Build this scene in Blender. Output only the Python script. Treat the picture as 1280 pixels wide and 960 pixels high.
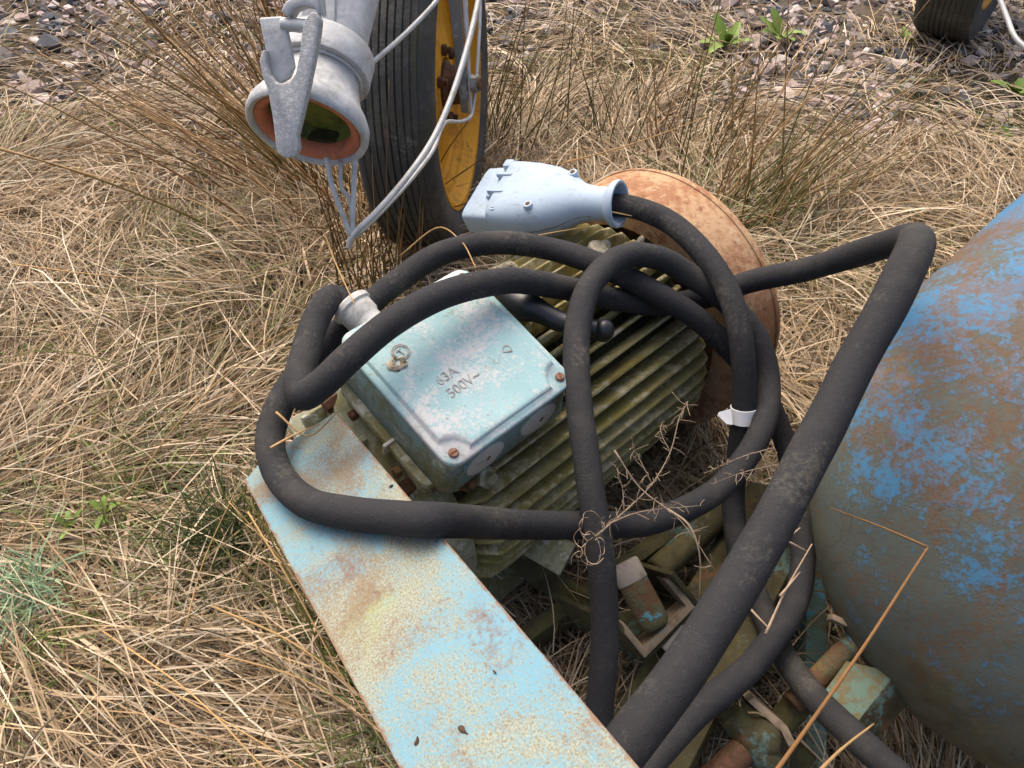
import bpy, bmesh, math, random
import numpy as np
from mathutils import Vector, Matrix, noise as mnoise
from mathutils import geometry as mgeo
random.seed(7); RNG = np.random.default_rng(11)
S = bpy.context.scene; COL = S.collection
R = math.radians
for o in list(bpy.data.objects): bpy.data.objects.remove(o)

# ------------------------------------------------------------------ camera, light
CAM_H = 1.4; PITCH = R(48); FPX = 960.0
cam = bpy.data.cameras.new('camera'); cam.sensor_width = 36; cam.lens = 27.0; cam.clip_start = .02; cam.clip_end = 800
cam_o = bpy.data.objects.new('camera', cam); COL.objects.link(cam_o)
cam_o.location = (0, 0, CAM_H); cam_o.rotation_euler = (math.pi/2-PITCH, 0, 0)
S.camera = cam_o
SUN_EL, SUN_AZ = R(58), R(-25)
W = bpy.data.worlds.new('World'); S.world = W; W.use_nodes = True
wn = W.node_tree; wn.nodes.clear()
sky = wn.nodes.new('ShaderNodeTexSky'); sky.sky_type = 'NISHITA'; sky.sun_disc = False
sky.sun_elevation = SUN_EL; sky.sun_rotation = SUN_AZ; sky.air_density = .8; sky.dust_density = 8.0; sky.ozone_density = .6
bg = wn.nodes.new('ShaderNodeBackground'); bg.inputs[1].default_value = .15
wo = wn.nodes.new('ShaderNodeOutputWorld')
wn.links.new(sky.outputs[0], bg.inputs[0]); wn.links.new(bg.outputs[0], wo.inputs[0])
sun = bpy.data.lights.new('sun', 'SUN'); sun.energy = 0.5; sun.angle = R(65); sun.color = (1, .96, .91)
sun_o = bpy.data.objects.new('sun', sun); COL.objects.link(sun_o)
sd = Vector((math.sin(SUN_AZ)*math.cos(SUN_EL), math.cos(SUN_AZ)*math.cos(SUN_EL), math.sin(SUN_EL)))
sun_o.rotation_euler = sd.to_track_quat('Z', 'Y').to_euler(); sun_o.location = (0, 0, 6)
S.view_settings.view_transform = 'Standard'; S.view_settings.look = 'None'
S.view_settings.exposure = 1.03; S.view_settings.gamma = 1.0; S.view_settings.use_curve_mapping = False

FW = Vector((0, math.cos(PITCH), -math.sin(PITCH))); RT = Vector((1, 0, 0)); UP = RT.cross(FW); CC = Vector((0, 0, CAM_H))
def at(x, y, d):            # where a spot of the photograph stands, d metres deep
    return CC + d*(FW + RT*((x-640)/FPX) - UP*((y-480)/FPX))
def ground_at(x, y, z=0):
    r = at(x, y, 1)-CC
    return CC + r*((z-CAM_H)/r.z)
def on_plane(x, y, p0, n):
    r = at(x, y, 1)-CC
    return CC + r*((p0-CC).dot(n)/r.dot(n))

# ------------------------------------------------------------------ helpers
def tag(o, label=None, cat=None, group=None, kind=None):
    if label: o['label'] = label
    if cat: o['category'] = cat
    if group: o['group'] = group
    if kind: o['kind'] = kind
    return o
def thing(name, label, cat, loc=(0,0,0), mat=None, group=None):
    o = bpy.data.objects.new(name, None); COL.objects.link(o); o.empty_display_size = .05
    if mat is not None: o.matrix_world = mat
    else: o.location = loc
    return tag(o, label, cat, group)
def mesh_of(verts, faces, smooth=True, name='mesh'):
    me = bpy.data.meshes.new(name); me.from_pydata([tuple(v) for v in verts], [], faces); me.update()
    if smooth: me.polygons.foreach_set('use_smooth', [True]*len(me.polygons))
    return me
def wmat(o):
    m = o.matrix_basis.copy()
    while o.parent: o = o.parent; m = o.matrix_basis @ m
    return m
def link(name, me, mat, parent=None, loc=None, world=False):
    """world=True: the mesh is written in world coordinates and is moved into the parent's frame"""
    o = bpy.data.objects.new(name, me); COL.objects.link(o); me.name = name
    if mat and not me.materials: me.materials.append(mat)
    if world:
        if parent:
            me.transform(wmat(parent).inverted())
            o.parent = parent
        else:
            c = sum((v.co for v in me.vertices), Vector())/max(1, len(me.vertices))
            c.z = min(v.co.z for v in me.vertices)
            me.transform(Matrix.Translation(-c)); o.location = c
    else:
        if parent: o.parent = parent
        if loc is not None: o.location = loc
    return o
def bm_mesh(bm, smooth=True, autosmooth=None):
    bmesh.ops.recalc_face_normals(bm, faces=bm.faces)
    if autosmooth:
        for e in bm.edges: e.smooth = not (len(e.link_faces) == 2 and e.calc_face_angle() > R(autosmooth))
    me = bpy.data.meshes.new('m'); bm.to_mesh(me); bm.free()
    if smooth: me.polygons.foreach_set('use_smooth', [True]*len(me.polygons))
    return me
def bevel(bm, w, seg=2, ang=30):
    ed = [e for e in bm.edges if len(e.link_faces) == 2 and e.calc_face_angle(0) > R(ang)]
    if ed: bmesh.ops.bevel(bm, geom=ed, offset=w, segments=seg, affect='EDGES', profile=.5, clamp_overlap=True)
def box_bm(sx, sy, sz, c=(0,0,0), bw=.002, M=None):
    bm = bmesh.new(); bmesh.ops.create_cube(bm, size=1)
    for v in bm.verts: v.co = Vector((v.co.x*sx+c[0], v.co.y*sy+c[1], v.co.z*sz+c[2]))
    if bw: bevel(bm, bw)
    if M is not None: bm.transform(M)
    return bm
def wobble(bm, amp, sc, seed=0):
    for v in bm.verts:
        p = v.co*sc + Vector((seed*7.1, seed*3.3, seed))
        v.co += Vector((mnoise.noise(p), mnoise.noise(p+Vector((31,7,2))), mnoise.noise(p+Vector((5,61,17)))))*amp
def prism_bm(poly, n, th, bw=.0015, holes=()):
    """plate from a planar 3D outline (and holes), thickness th along -n"""
    bm = bmesh.new(); n = Vector(n).normalized()
    loops = [poly]+list(holes); edges = []
    for lp in loops:
        vs = [bm.verts.new(p) for p in lp]
        edges += [bm.edges.new((vs[i], vs[(i+1) % len(vs)])) for i in range(len(vs))]
    if holes:
        bmesh.ops.triangle_fill(bm, edges=edges, use_beauty=True, use_dissolve=False, normal=n)
    else:
        bm.faces.new(bm.verts[:])
    r = bmesh.ops.extrude_face_region(bm, geom=bm.faces[:])
    vs = [g for g in r['geom'] if isinstance(g, bmesh.types.BMVert)]
    bmesh.ops.translate(bm, verts=vs, vec=-n*th)
    bmesh.ops.recalc_face_normals(bm, faces=bm.faces)
    if bw and not holes: bevel(bm, bw, 2, 25)
    return bm
def catmull(P, n):
    P = [np.array(p, float) for p in P]; P = [2*P[0]-P[1]]+P+[2*P[-1]-P[-2]]; out = []
    for i in range(1, len(P)-2):
        p0, p1, p2, p3 = P[i-1:i+3]
        t0 = 0; t1 = t0+np.linalg.norm(p1-p0)**.5+1e-6; t2 = t1+np.linalg.norm(p2-p1)**.5+1e-6; t3 = t2+np.linalg.norm(p3-p2)**.5+1e-6
        for k in range(n):
            t = t1+(t2-t1)*k/n
            A1 = (t1-t)/(t1-t0)*p0+(t-t0)/(t1-t0)*p1; A2 = (t2-t)/(t2-t1)*p1+(t-t1)/(t2-t1)*p2; A3 = (t3-t)/(t3-t2)*p2+(t-t2)/(t3-t2)*p3
            B1 = (t2-t)/(t2-t0)*A1+(t-t0)/(t2-t0)*A2; B2 = (t3-t)/(t3-t1)*A2+(t-t1)/(t3-t1)*A3
            out.append((t2-t)/(t2-t1)*B1+(t-t1)/(t2-t1)*B2)
    out.append(P[-2]); return np.array(out)
def tube_mesh(path, rad, sides=16, uv=False, caps=True, smooth=True):
    path = [Vector(p) for p in path]; n = len(path)
    rad = [rad]*n if np.isscalar(rad) else list(rad)
    T = [(path[min(i+1, n-1)]-path[max(i-1, 0)]).normalized() for i in range(n)]
    ref = Vector((0,0,1)) if abs(T[0].z) < .9 else Vector((1,0,0))
    N = (ref-T[0]*ref.dot(T[0])).normalized(); V = []; Fc = []
    for i in range(n):
        if i: N = (N-T[i]*N.dot(T[i])).normalized()
        B = T[i].cross(N)
        for k in range(sides):
            a = 2*math.pi*k/sides; V.append(path[i]+(N*math.cos(a)+B*math.sin(a))*rad[i])
    for i in range(n-1):
        for k in range(sides):
            a = i*sides+k; b = i*sides+(k+1) % sides; Fc.append((a, b, b+sides, a+sides))
    if caps: Fc.append(tuple(range(sides-1, -1, -1))); Fc.append(tuple(range((n-1)*sides, n*sides)))
    me = mesh_of(V, Fc, smooth)
    return me
def lathe_mesh(prof, sides=48, M=None, closed=True):
    """profile of (x, r) turned round the local x axis"""
    V = []; Fc = []; n = len(prof)
    for x, r in prof:
        for k in range(sides):
            a = 2*math.pi*k/sides; V.append(Vector((x, r*math.cos(a), r*math.sin(a))))
    for i in range(n-1):
        for k in range(sides):
            a = i*sides+k; b = i*sides+(k+1) % sides; Fc.append((a, b, b+sides, a+sides))
    if closed:
        if prof[0][1] > 1e-4: Fc.append(tuple(range(sides-1, -1, -1)))
        if prof[-1][1] > 1e-4: Fc.append(tuple(range((n-1)*sides, n*sides)))
    bm = bmesh.new(); tmp = mesh_of(V, Fc); bm.from_mesh(tmp); bpy.data.meshes.remove(tmp)
    bmesh.ops.remove_doubles(bm, verts=bm.verts, dist=1e-6)
    if M is not None: bm.transform(M)
    return bm_mesh(bm, True, 40)
def frame_x(p, d, up=(0,0,1)):
    """matrix whose x axis runs along d"""
    x = Vector(d).normalized(); u = Vector(up); y = u.cross(x)
    if y.length < 1e-4: y = Vector((0,1,0)).cross(x)
    y.normalize(); z = x.cross(y)
    return Matrix((( x.x, y.x, z.x, p[0]), (x.y, y.y, z.y, p[1]), (x.z, y.z, z.z, p[2]), (0,0,0,1)))
def rod(a, b, r, sides=14, cham=.15):
    L = (Vector(b)-Vector(a)).length; c = r*cham
    return lathe_mesh([(0, r-c), (c, r), (L-c, r), (L, r-c)], sides, frame_x(a, Vector(b)-Vector(a)))
def text_bm(body, size, depth):
    cu = bpy.data.curves.new('t', 'FONT'); cu.body = body; cu.size = size; cu.extrude = depth; cu.resolution_u = 3
    cu.align_x = 'LEFT'; o = bpy.data.objects.new('t', cu); COL.objects.link(o)
    dg = bpy.context.evaluated_depsgraph_get(); me = bpy.data.meshes.new_from_object(o.evaluated_get(dg))
    bm = bmesh.new(); bm.from_mesh(me); bpy.data.meshes.remove(me); bpy.data.objects.remove(o); bpy.data.curves.remove(cu)
    return bm

# ------------------------------------------------------------------ materials
def srgb(r, g, b):
    f = lambda c: (c/255/12.92) if c <= 10 else ((c/255+.055)/1.055)**2.4
    return (f(r), f(g), f(b), 1)
class NT:
    def __init__(s, name):
        s.m = bpy.data.materials.new(name); s.m.use_nodes = True; s.t = s.m.node_tree; s.t.nodes.clear()
        s.out = s.n('ShaderNodeOutputMaterial'); s.p = s.n('ShaderNodeBsdfPrincipled')
        s.l(s.p.outputs[0], s.out.inputs[0]); s.tc = s.n('ShaderNodeTexCoord')
    def n(s, k): return s.t.nodes.new(k)
    def l(s, a, b): s.t.links.new(a, b)
    def coord(s, scale=(1,1,1), loc=(0,0,0), rnd=False):
        mp = s.n('ShaderNodeMapping'); mp.inputs['Scale'].default_value = scale; mp.inputs['Location'].default_value = loc
        s.l(s.tc.outputs['Object'], mp.inputs[0])
        if rnd:
            oi = s.n('ShaderNodeObjectInfo'); mm = s.n('ShaderNodeVectorMath'); mm.operation = 'MULTIPLY_ADD'
            cx = s.n('ShaderNodeCombineXYZ')
            for i in range(3): s.l(oi.outputs['Random'], cx.inputs[i])
            mm.inputs[1].default_value = (13.1, 7.7, 23.9); s.l(cx.outputs[0], mm.inputs[0]); s.l(mp.outputs[0], mm.inputs[2])
            return mm.outputs[0]
        return mp.outputs[0]
    def noise(s, vec, scale, detail=6, rough=.6, dist=0):
        k = s.n('ShaderNodeTexNoise'); k.inputs['Scale'].default_value = scale; k.inputs['Detail'].default_value = detail
        k.inputs['Roughness'].default_value = rough; k.inputs['Distortion'].default_value = dist; s.l(vec, k.inputs['Vector']); return k.outputs[0]
    def ramp(s, v, lo, hi, a=0, b=1):
        k = s.n('ShaderNodeMapRange'); k.interpolation_type = 'SMOOTHSTEP'
        for i, q in enumerate((lo, hi, a, b)): k.inputs[i+1].default_value = q
        s.l(v, k.inputs[0]); return k.outputs[0]
    def math(s, op, a, b=0.0):
        k = s.n('ShaderNodeMath'); k.operation = op
        for i, q in enumerate((a, b)):
            if isinstance(q, (int, float)): k.inputs[i].default_value = q
            else: s.l(q, k.inputs[i])
        return k.outputs[0]
    def mix(s, f, a, b, mode='MIX'):
        k = s.n('ShaderNodeMix'); k.data_type = 'RGBA'; k.blend_type = mode
        for i, q in ((0, f), (6, a), (7, b)):
            if isinstance(q, (int, float, tuple)): k.inputs[i].default_value = q
            else: s.l(q, k.inputs[i])
        return k.outputs[2]
    def bump(s, h, strength=.3, dist=.002):
        k = s.n('ShaderNodeBump'); k.inputs['Strength'].default_value = strength; k.inputs['Distance'].default_value = dist
        s.l(h, k.inputs['Height']); s.l(k.outputs[0], s.p.inputs['Normal']); return k
    def done(s, col, rough=.7, metal=0, spec=.4):
        if isinstance(col, tuple): s.p.inputs['Base Color'].default_value = col
        else: s.l(col, s.p.inputs['Base Color'])
        for k, q in (('Roughness', rough), ('Metallic', metal), ('Specular IOR Level', spec)):
            if isinstance(q, (int, float)): s.p.inputs[k].default_value = q
            else: s.l(q, s.p.inputs[k])
        return s.m
def layered(name, base, layers, rough=.7, spec=.35, bump=(.3, 180, .001), metal=0, rnd=False, tint=.25, tscale=14):
    """base colour with patches: (colour, scale, lo, hi, strength, detail, fine_scale)"""
    t = NT(name); v = t.coord(rnd=rnd)
    c = t.mix(t.math('MULTIPLY', t.noise(v, tscale, 5), tint), base, tuple(x*.45 for x in base[:3])+(1,))
    hs = []
    for i, L in enumerate(layers):
        col, sc, lo, hi, st, det, fine = L
        vv = t.coord(loc=(i*3.7+1, i*1.9, i*5.3), rnd=rnd)
        m = t.noise(vv, sc, det, .65, .3)
        if fine: m = t.math('ADD', m, t.math('MULTIPLY', t.math('SUBTRACT', t.noise(vv, fine, 4, .7), .5), .55))
        m = t.math('MULTIPLY', t.ramp(m, lo, hi), st); hs.append(m)
        c = t.mix(m, c, col)
    h = t.noise(v, bump[1], 5, .6)
    for m in hs[:2]: h = t.math('ADD', h, t.math('MULTIPLY', m, .6))
    t.bump(h, bump[0], bump[2])
    return t.done(c, rough, metal, spec)
M = {}
# rubber
t = NT('rubber'); v = t.coord(rnd=False); f = t.ramp(t.noise(v, 9, 5, .6), .48, .75)
c = t.mix(f, (.024,.0235,.025,1), (.05,.046,.04,1)); c = t.mix(t.math('MULTIPLY', t.ramp(t.noise(v, 150, 4, .75), .55, .75), .4), c, (.085,.08,.078,1)); c = t.mix(t.ramp(t.noise(t.coord(loc=(7,3,1)), 420, 1, .5), .80, .83), c, (.25,.24,.22,1))
c = t.mix(t.math('MULTIPLY', t.ramp(t.math('ADD', t.noise(t.coord(loc=(4,1,2)), 7, 6, .65), t.math('MULTIPLY', t.math('SUBTRACT', t.noise(v, 160, 4, .7), .5), .4)), .56, .70), .55), c, (.10,.09,.072,1))
t.bump(t.math('ADD', t.noise(v, 420, 4, .7), t.noise(v, 90, 3)), .8, .0016); M['rubber'] = t.done(c, .8, 0, .25)
t = NT('sleeve_rubber'); v = t.coord(); c = t.mix(t.noise(v, 12, 5), (.022,.0215,.025,1), (.045,.043,.048,1))
c = t.mix(t.math('MULTIPLY', t.ramp(t.noise(v, 300, 3, .7), .6, .75), .3), c, (.13,.125,.125,1))
t.bump(t.math('ADD', t.noise(v, 330, 4, .75), t.noise(v, 70, 3)), .7, .0016); M['sleeve'] = t.done(c, .78, 0, .3)
M['tyre'] = layered('tyre_rubber', (.06,.06,.057,1), [((.12,.115,.10,1), 6, .44, .68, .7, 6, 60), ((.055,.058,.032,1), 4, .45, .66, .7, 6, 50), ((.2,.19,.16,1), 9, .64, .72, .6, 7, 80)], .85, .3, (.6, 120, .003))
M['plug'] = layered('pale_blue_plastic', srgb(164,180,194), [(srgb(120,122,108), 22, .50, .76, .5, 7, 140), (srgb(138,154,172), 7, .5, .7, .4, 5, 0), (srgb(96,92,78), 90, .62, .74, .5, 5, 0)], .62, .25, (.2, 300, .0008), tint=.1)
M['white_tape'] = layered('white_tape', srgb(232,232,232), [(srgb(190,188,180), 40, .55, .75, .5, 5, 0)], .55)
M['galv'] = layered('galvanised_steel', (.44,.445,.44,1), [((.58,.585,.58,1), 30, .45, .65, .6, 6, 0), ((.22,.23,.23,1), 18, .52, .7, .6, 6, 90), ((.25,.22,.14,1), 6, .58, .75, .4, 5, 60)], .6, .45, (.35, 260, .001), .15)
M['cast'] = layered('cast_galvanised', (.42,.42,.41,1), [((.58,.58,.57,1), 170, .48, .62, .7, 4, 0), ((.2,.2,.19,1), 20, .55, .72, .5, 6, 0)], .65, .4, (.55, 420, .0014), .15)
M['seal'] = layered('orange_rubber_seal', srgb(186,112,82), [(srgb(120,84,64), 20, .5, .7, .6, 6, 90), (srgb(200,140,105), 12, .55, .7, .5, 4, 0)], .7)
M['algae'] = layered('green_algae_film', srgb(104,112,46), [(srgb(58,58,34), 18, .45, .65, .8, 6, 80), (srgb(110,125,50), 25, .55, .7, .6, 5, 0)], .7)
M['yellow'] = layered('yellow_paint', srgb(204,146,22), [(srgb(150,98,30), 10, .5, .68, .6, 7, 90), (srgb(70,45,20), 16, .6, .72, .8, 7, 120), (srgb(110,84,40), 5, .55, .75, .5, 5, 60)], .6)
M['strut'] = layered('grey_strut', (.13,.125,.11,1), [((.3,.29,.27,1), 15, .5, .68, .7, 6, 90), ((.15,.09,.05,1), 25, .55, .7, .6, 6, 0)], .6, .45, metal=.2)
M['wire'] = layered('galvanised_wire', (.52,.52,.50,1), [((.30,.29,.25,1), 20, .48, .68, .7, 5, 0)], .5, .5, metal=.3)
M['rust'] = layered('rusted_steel', srgb(150,108,78), [(srgb(178,148,114), 9, .40, .60, .85, 8, 70), (srgb(124,80,58), 8, .53, .68, .85, 8, 60), (srgb(108,68,52), 40, .58, .7, .6, 6, 0), (srgb(200,182,154), 22, .62, .72, .6, 7, 110)], .85, .2, (.5, 200, .0015))
M['bolt_rust'] = layered('rusty_bolt', srgb(88,62,46), [(srgb(118,84,62), 40, .48, .65, .7, 6, 0), (srgb(78,74,40), 24, .52, .68, .7, 6, 0)], .85, .25, (.7, 260, .0015))
M['screw'] = layered('rusty_screw', srgb(116,84,68), [(srgb(142,112,94), 90, .5, .65, .7, 5, 0)], .7)
M['teal'] = layered('pale_teal_paint', srgb(140,172,174), [(srgb(158,186,186), 7, .45, .65, .7, 6, 0), (srgb(190,186,184), 11, .44, .60, .85, 9, 190), (srgb(120,120,94), 13, .58, .76, .7, 8, 140), (srgb(100,96,86), 130, .60, .72, .6, 5, 0), (srgb(164,172,170), 70, .52, .68, .5, 5, 0)], .82, .18, (.3, 240, .001), tint=.12)
M['teal_dirty'] = layered('teal_paint_mossy', srgb(118,142,140), [(srgb(98,102,66), 10, .46, .64, .8, 8, 80), (srgb(170,178,168), 18, .56, .68, .6, 8, 100)], .65)
M['emboss'] = layered('raised_lettering', srgb(158,160,156), [(srgb(110,104,96), 90, .42, .6, .8, 6, 0)], .75)
M['knock'] = layered('grey_knockout', srgb(184,184,176), [(srgb(140,140,130), 20, .5, .7, .6, 5, 80)], .6)
M['frame_grey'] = layered('mossy_grey_casting', srgb(142,142,118), [(srgb(104,100,58), 9, .40, .62, .85, 8, 70), (srgb(178,176,166), 16, .54, .66, .7, 8, 90), (srgb(64,58,34), 20, .58, .7, .8, 7, 0)], .75, .3, (.5, 220, .0015))
M['fin'] = layered('mossy_fin', srgb(142,134,94), [(srgb(118,108,52), 9, .42, .62, .8, 8, 40), (srgb(182,174,146), 14, .49, .64, .75, 8, 70), (srgb(98,72,48), 11, .58, .72, .6, 7, 0), (srgb(84,80,36), 26, .58, .72, .6, 6, 0)], .85, .2, (.5, 240, .0015), rnd=True)
M['fin_dark'] = layered('dark_stator', srgb(60,56,36), [(srgb(38,34,24), 20, .45, .65, .8, 7, 0), (srgb(80,80,40), 30, .56, .7, .7, 6, 0)], .9, .2, (.8, 200, .003))  # mottled dark tone, darker than the fins, seen in the gaps between them
M['lichen'] = layered('lichen_crust', srgb(176,168,148), [(srgb(120,100,70), 30, .48, .64, .8, 6, 0), (srgb(206,204,192), 60, .55, .68, .7, 6, 0)], .9, .2, (.9, 180, .004))
M['black'] = layered('black_plastic', (.012,.013,.015,1), [((.05,.05,.052,1), 24, .52, .7, .6, 5, 0)], .38, .5, (.12, 200, .0006))
M['gland'] = layered('pale_gland', srgb(196,194,188), [(srgb(140,134,122), 26, .5, .7, .7, 6, 100)], .6)
M['mossy'] = layered('mossy_steel', srgb(68,64,44), [(srgb(86,80,48), 12, .46, .66, .7, 8, 60), (srgb(48,42,28), 10, .48, .66, .75, 7, 0), (srgb(84,112,110), 7, .56, .66, .6, 8, 70), (srgb(120,80,52), 14, .6, .72, .5, 7, 0)], .85, .2, (.6, 180, .002))
M['blue_worn'] = layered('worn_blue_steel', srgb(96,118,104), [(srgb(74,142,168), 10, .52, .62, .8, 9, 60), (srgb(104,88,52), 8, .5, .64, .85, 8, 60), (srgb(140,132,110), 20, .58, .7, .6, 7, 0)], .75, .3, (.6, 180, .002))
M['pin'] = layered('flaking_pin', srgb(98,72,52), [(srgb(86,86,62), 14, .44, .58, .85, 8, 60), (srgb(86,142,156), 20, .62, .68, .8, 8, 70), (srgb(120,106,56), 12, .56, .68, .7, 7, 0), (srgb(60,42,34), 60, .6, .7, .7, 5, 0)], .85, .2, (.7, 220, .002))
M['leafbit'] = layered('brown_leaf_crumb', srgb(84,62,44), [(srgb(60,46,34), 60, .45, .65, .7, 5, 0)], .9)
M['pale_steel'] = layered('bare_pale_steel', srgb(140,132,122), [(srgb(104,92,78), 30, .5, .66, .7, 6, 0)], .7)
M['steel_edge'] = layered('dull_steel_edge', srgb(138,122,100), [(srgb(100,84,66), 40, .48, .66, .8, 6, 0), (srgb(104,136,138), 30, .62, .7, .6, 6, 0)], .8)

# blue board: blue paint wearing to a cream speckle with rust stains
t = NT('worn_blue_board'); v = t.coord()
blue = t.mix(t.noise(v, 9, 5), srgb(88,136,156), srgb(118,152,158))
big = t.math('ADD', t.noise(v, 4.6, 7, .62, .6), t.math('MULTIPLY', t.math('SUBTRACT', t.noise(v, 300, 4, .8), .5), .7))
big = t.math('ADD', big, t.math('MULTIPLY', t.math('SUBTRACT', t.noise(v, 60, 6, .75), .5), .35))
worn = t.ramp(big, .38, .56)
cream = t.mix(t.ramp(t.noise(v, 420, 4, .75), .40, .62), srgb(146,154,138), srgb(120,110,86))
c = t.mix(worn, blue, cream)
st = t.math('ADD', t.noise(t.coord(loc=(3,2,1)), 6.5, 6, .6, .4), t.math('MULTIPLY', t.math('SUBTRACT', t.noise(v, 240, 4, .8), .5), .6))
c = t.mix(t.math('MULTIPLY', t.ramp(st, .46, .66), .85), c, srgb(116,96,70))
st2 = t.math('ADD', t.noise(t.coord(loc=(8,5,2)), 8, 6, .6, .4), t.math('MULTIPLY', t.math('SUBTRACT', t.noise(v, 150, 4, .75), .5), .4))
c = t.mix(t.math('MULTIPLY', t.ramp(st2, .54, .70), .8), c, srgb(108,76,58))
c = t.mix(t.math('MULTIPLY', t.ramp(t.noise(v, 260, 3, .6), .63, .7), .7), c, srgb(112,84,58))
c = t.mix(t.math('MULTIPLY', t.ramp(t.noise(t.coord(loc=(1,9,4)), 4, 5), .6, .72), .5), c, srgb(150,160,84))
sy = t.n('ShaderNodeSeparateXYZ'); t.l(t.tc.outputs['Object'], sy.inputs[0])
ed = t.math('MINIMUM', t.math('ABSOLUTE', sy.outputs[1]), t.math('ABSOLUTE', t.math('SUBTRACT', sy.outputs[1], .1533)))
ed = t.math('ADD', ed, t.math('MULTIPLY', t.math('SUBTRACT', t.noise(v, 45, 6, .75), .5), .02))
c = t.mix(t.math('MULTIPLY', t.ramp(ed, .0035, .0), .9), c, t.mix(t.noise(v, 120, 4), srgb(96,66,50), srgb(140,110,84)))
c = t.mix(t.math('MULTIPLY', t.ramp(t.noise(t.coord((3,90,3), (2,2,2)), 6, 4, .6), .66, .72), .35), c, srgb(180,182,168))
t.bump(t.math('ADD', t.noise(v, 260, 4), t.math('MULTIPLY', worn, -.7)), .3, .0009); M['board'] = t.done(c, .72, 0, .3)
# tank: blue paint, rust and green-brown grime
t = NT('rusty_blue_tank'); v = t.coord()
gm = t.n('ShaderNodeSeparateXYZ'); t.l(t.tc.outputs['Object'], gm.inputs[0])
blue = t.mix(t.noise(v, 5, 5), srgb(44,104,148), srgb(80,122,144))
fine = t.math('MULTIPLY', t.math('SUBTRACT', t.noise(v, 110, 6, .8), .5), .8)
mid = t.math('MULTIPLY', t.math('SUBTRACT', t.noise(t.coord(loc=(2,3,9)), 24, 5, .7), .5), .55)
hz = t.math('MULTIPLY', t.ramp(gm.outputs[2], .30, .74), -.24)
w = t.math('ADD', t.math('ADD', t.noise(v, 3.2, 7, .62, .5), fine), t.math('ADD', mid, hz))
grime = t.mix(t.noise(v, 46, 6, .7), srgb(84,102,100), srgb(88,76,56))
c = t.mix(t.ramp(w, .275, .40), blue, grime)
rs = t.math('ADD', t.noise(t.coord(loc=(5,1,3)), 4.2, 7, .65, .6), t.math('MULTIPLY', t.math('SUBTRACT', t.noise(v, 120, 5, .75), .5), .6))
c = t.mix(t.math('MULTIPLY', t.math('MULTIPLY', t.ramp(rs, .47, .62), t.ramp(gm.outputs[2], .80, .66)), .8), c, srgb(104,78,54))
c = t.mix(t.math('MULTIPLY', t.ramp(t.noise(t.coord(loc=(9,4,1)), 7, 7, .65), .60, .72), .5), c, srgb(138,104,56))
low = t.math('ADD', t.ramp(gm.outputs[2], .58, .26), t.math('MULTIPLY', t.math('SUBTRACT', t.noise(v, 9, 6, .6), .5), 1.3))
c = t.mix(t.math('MULTIPLY', t.ramp(low, .5, 1.05), .75), c, t.mix(t.ramp(t.noise(v, 26, 7, .75), .35, .65), srgb(74,62,38), srgb(94,88,62)))
crk = t.n('ShaderNodeTexVoronoi'); crk.feature = 'DISTANCE_TO_EDGE'; crk.inputs['Scale'].default_value = 16
wv = t.n('ShaderNodeVectorMath'); wv.operation = 'MULTIPLY_ADD'; wv.inputs[1].default_value = (.09,.09,.09); wn3 = t.n('ShaderNodeTexNoise'); wn3.inputs['Scale'].default_value = 14; wn3.inputs['Detail'].default_value = 6
t.l(v, wn3.inputs['Vector']); t.l(wn3.outputs[1], wv.inputs[0]); t.l(v, wv.inputs[2]); t.l(wv.outputs[0], crk.inputs['Vector'])
cm = t.math('MULTIPLY', t.ramp(crk.outputs[0], .022, .004), t.ramp(t.noise(t.coord(loc=(3,8,2)), 5, 4), .5, .62))
c = t.mix(t.math('MULTIPLY', cm, .3), c, srgb(48,38,28))
c = t.mix(t.math('MULTIPLY', t.ramp(t.noise(t.coord(loc=(1,6,3)), 55, 6, .75), .56, .7), .45), c, srgb(104,80,54))
t.bump(t.math('ADD', t.noise(v, 170, 5, .65), t.math('MULTIPLY', t.ramp(w, .30, .46), -.8)), .45, .0014); M['tank'] = t.done(c, .75, 0, .25)
# vegetation: colour comes from a per-blade attribute
def veg(name, rough=.7, trans=.15):
    t = NT(name); a = t.n('ShaderNodeAttribute'); a.attribute_name = 'Col'
    nz = t.noise(t.coord(), 60, 3); c = t.mix(t.math('MULTIPLY', nz, .45), a.outputs[0], (.03,.022,.012,1))
    return t.done(c, rough, 0, .25)
M['straw'] = veg('dry_straw'); M['green'] = veg('green_leaf', .55); M['stone'] = None
t = NT('gravel_stone'); a = t.n('ShaderNodeAttribute'); a.attribute_name = 'Col'; v = t.coord()
c = t.mix(t.math('MULTIPLY', t.ramp(t.noise(v, 160, 5, .7), .4, .7), .45), a.outputs[0], (.07,.065,.06,1))
t.bump(t.noise(v, 200, 5, .7), .5, .002); M['stone'] = t.done(c, .85, 0, .25)
t = NT('soil'); v = t.coord(); c = t.mix(t.noise(v, 6, 8, .7), (.035,.026,.017,1), (.1,.078,.05,1))
c = t.mix(t.math('MULTIPLY', t.ramp(t.noise(v, 1.3, 6, .6), .45, .62), .7), c, (.15,.125,.105,1))
c = t.mix(t.math('MULTIPLY', t.ramp(t.noise(v, 90, 4, .7), .5, .7), .6), c, (.21,.165,.11,1))
t.bump(t.noise(v, 60, 8, .7), .8, .02); M['soil'] = t.done(c, .95, 0, .1)

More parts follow.
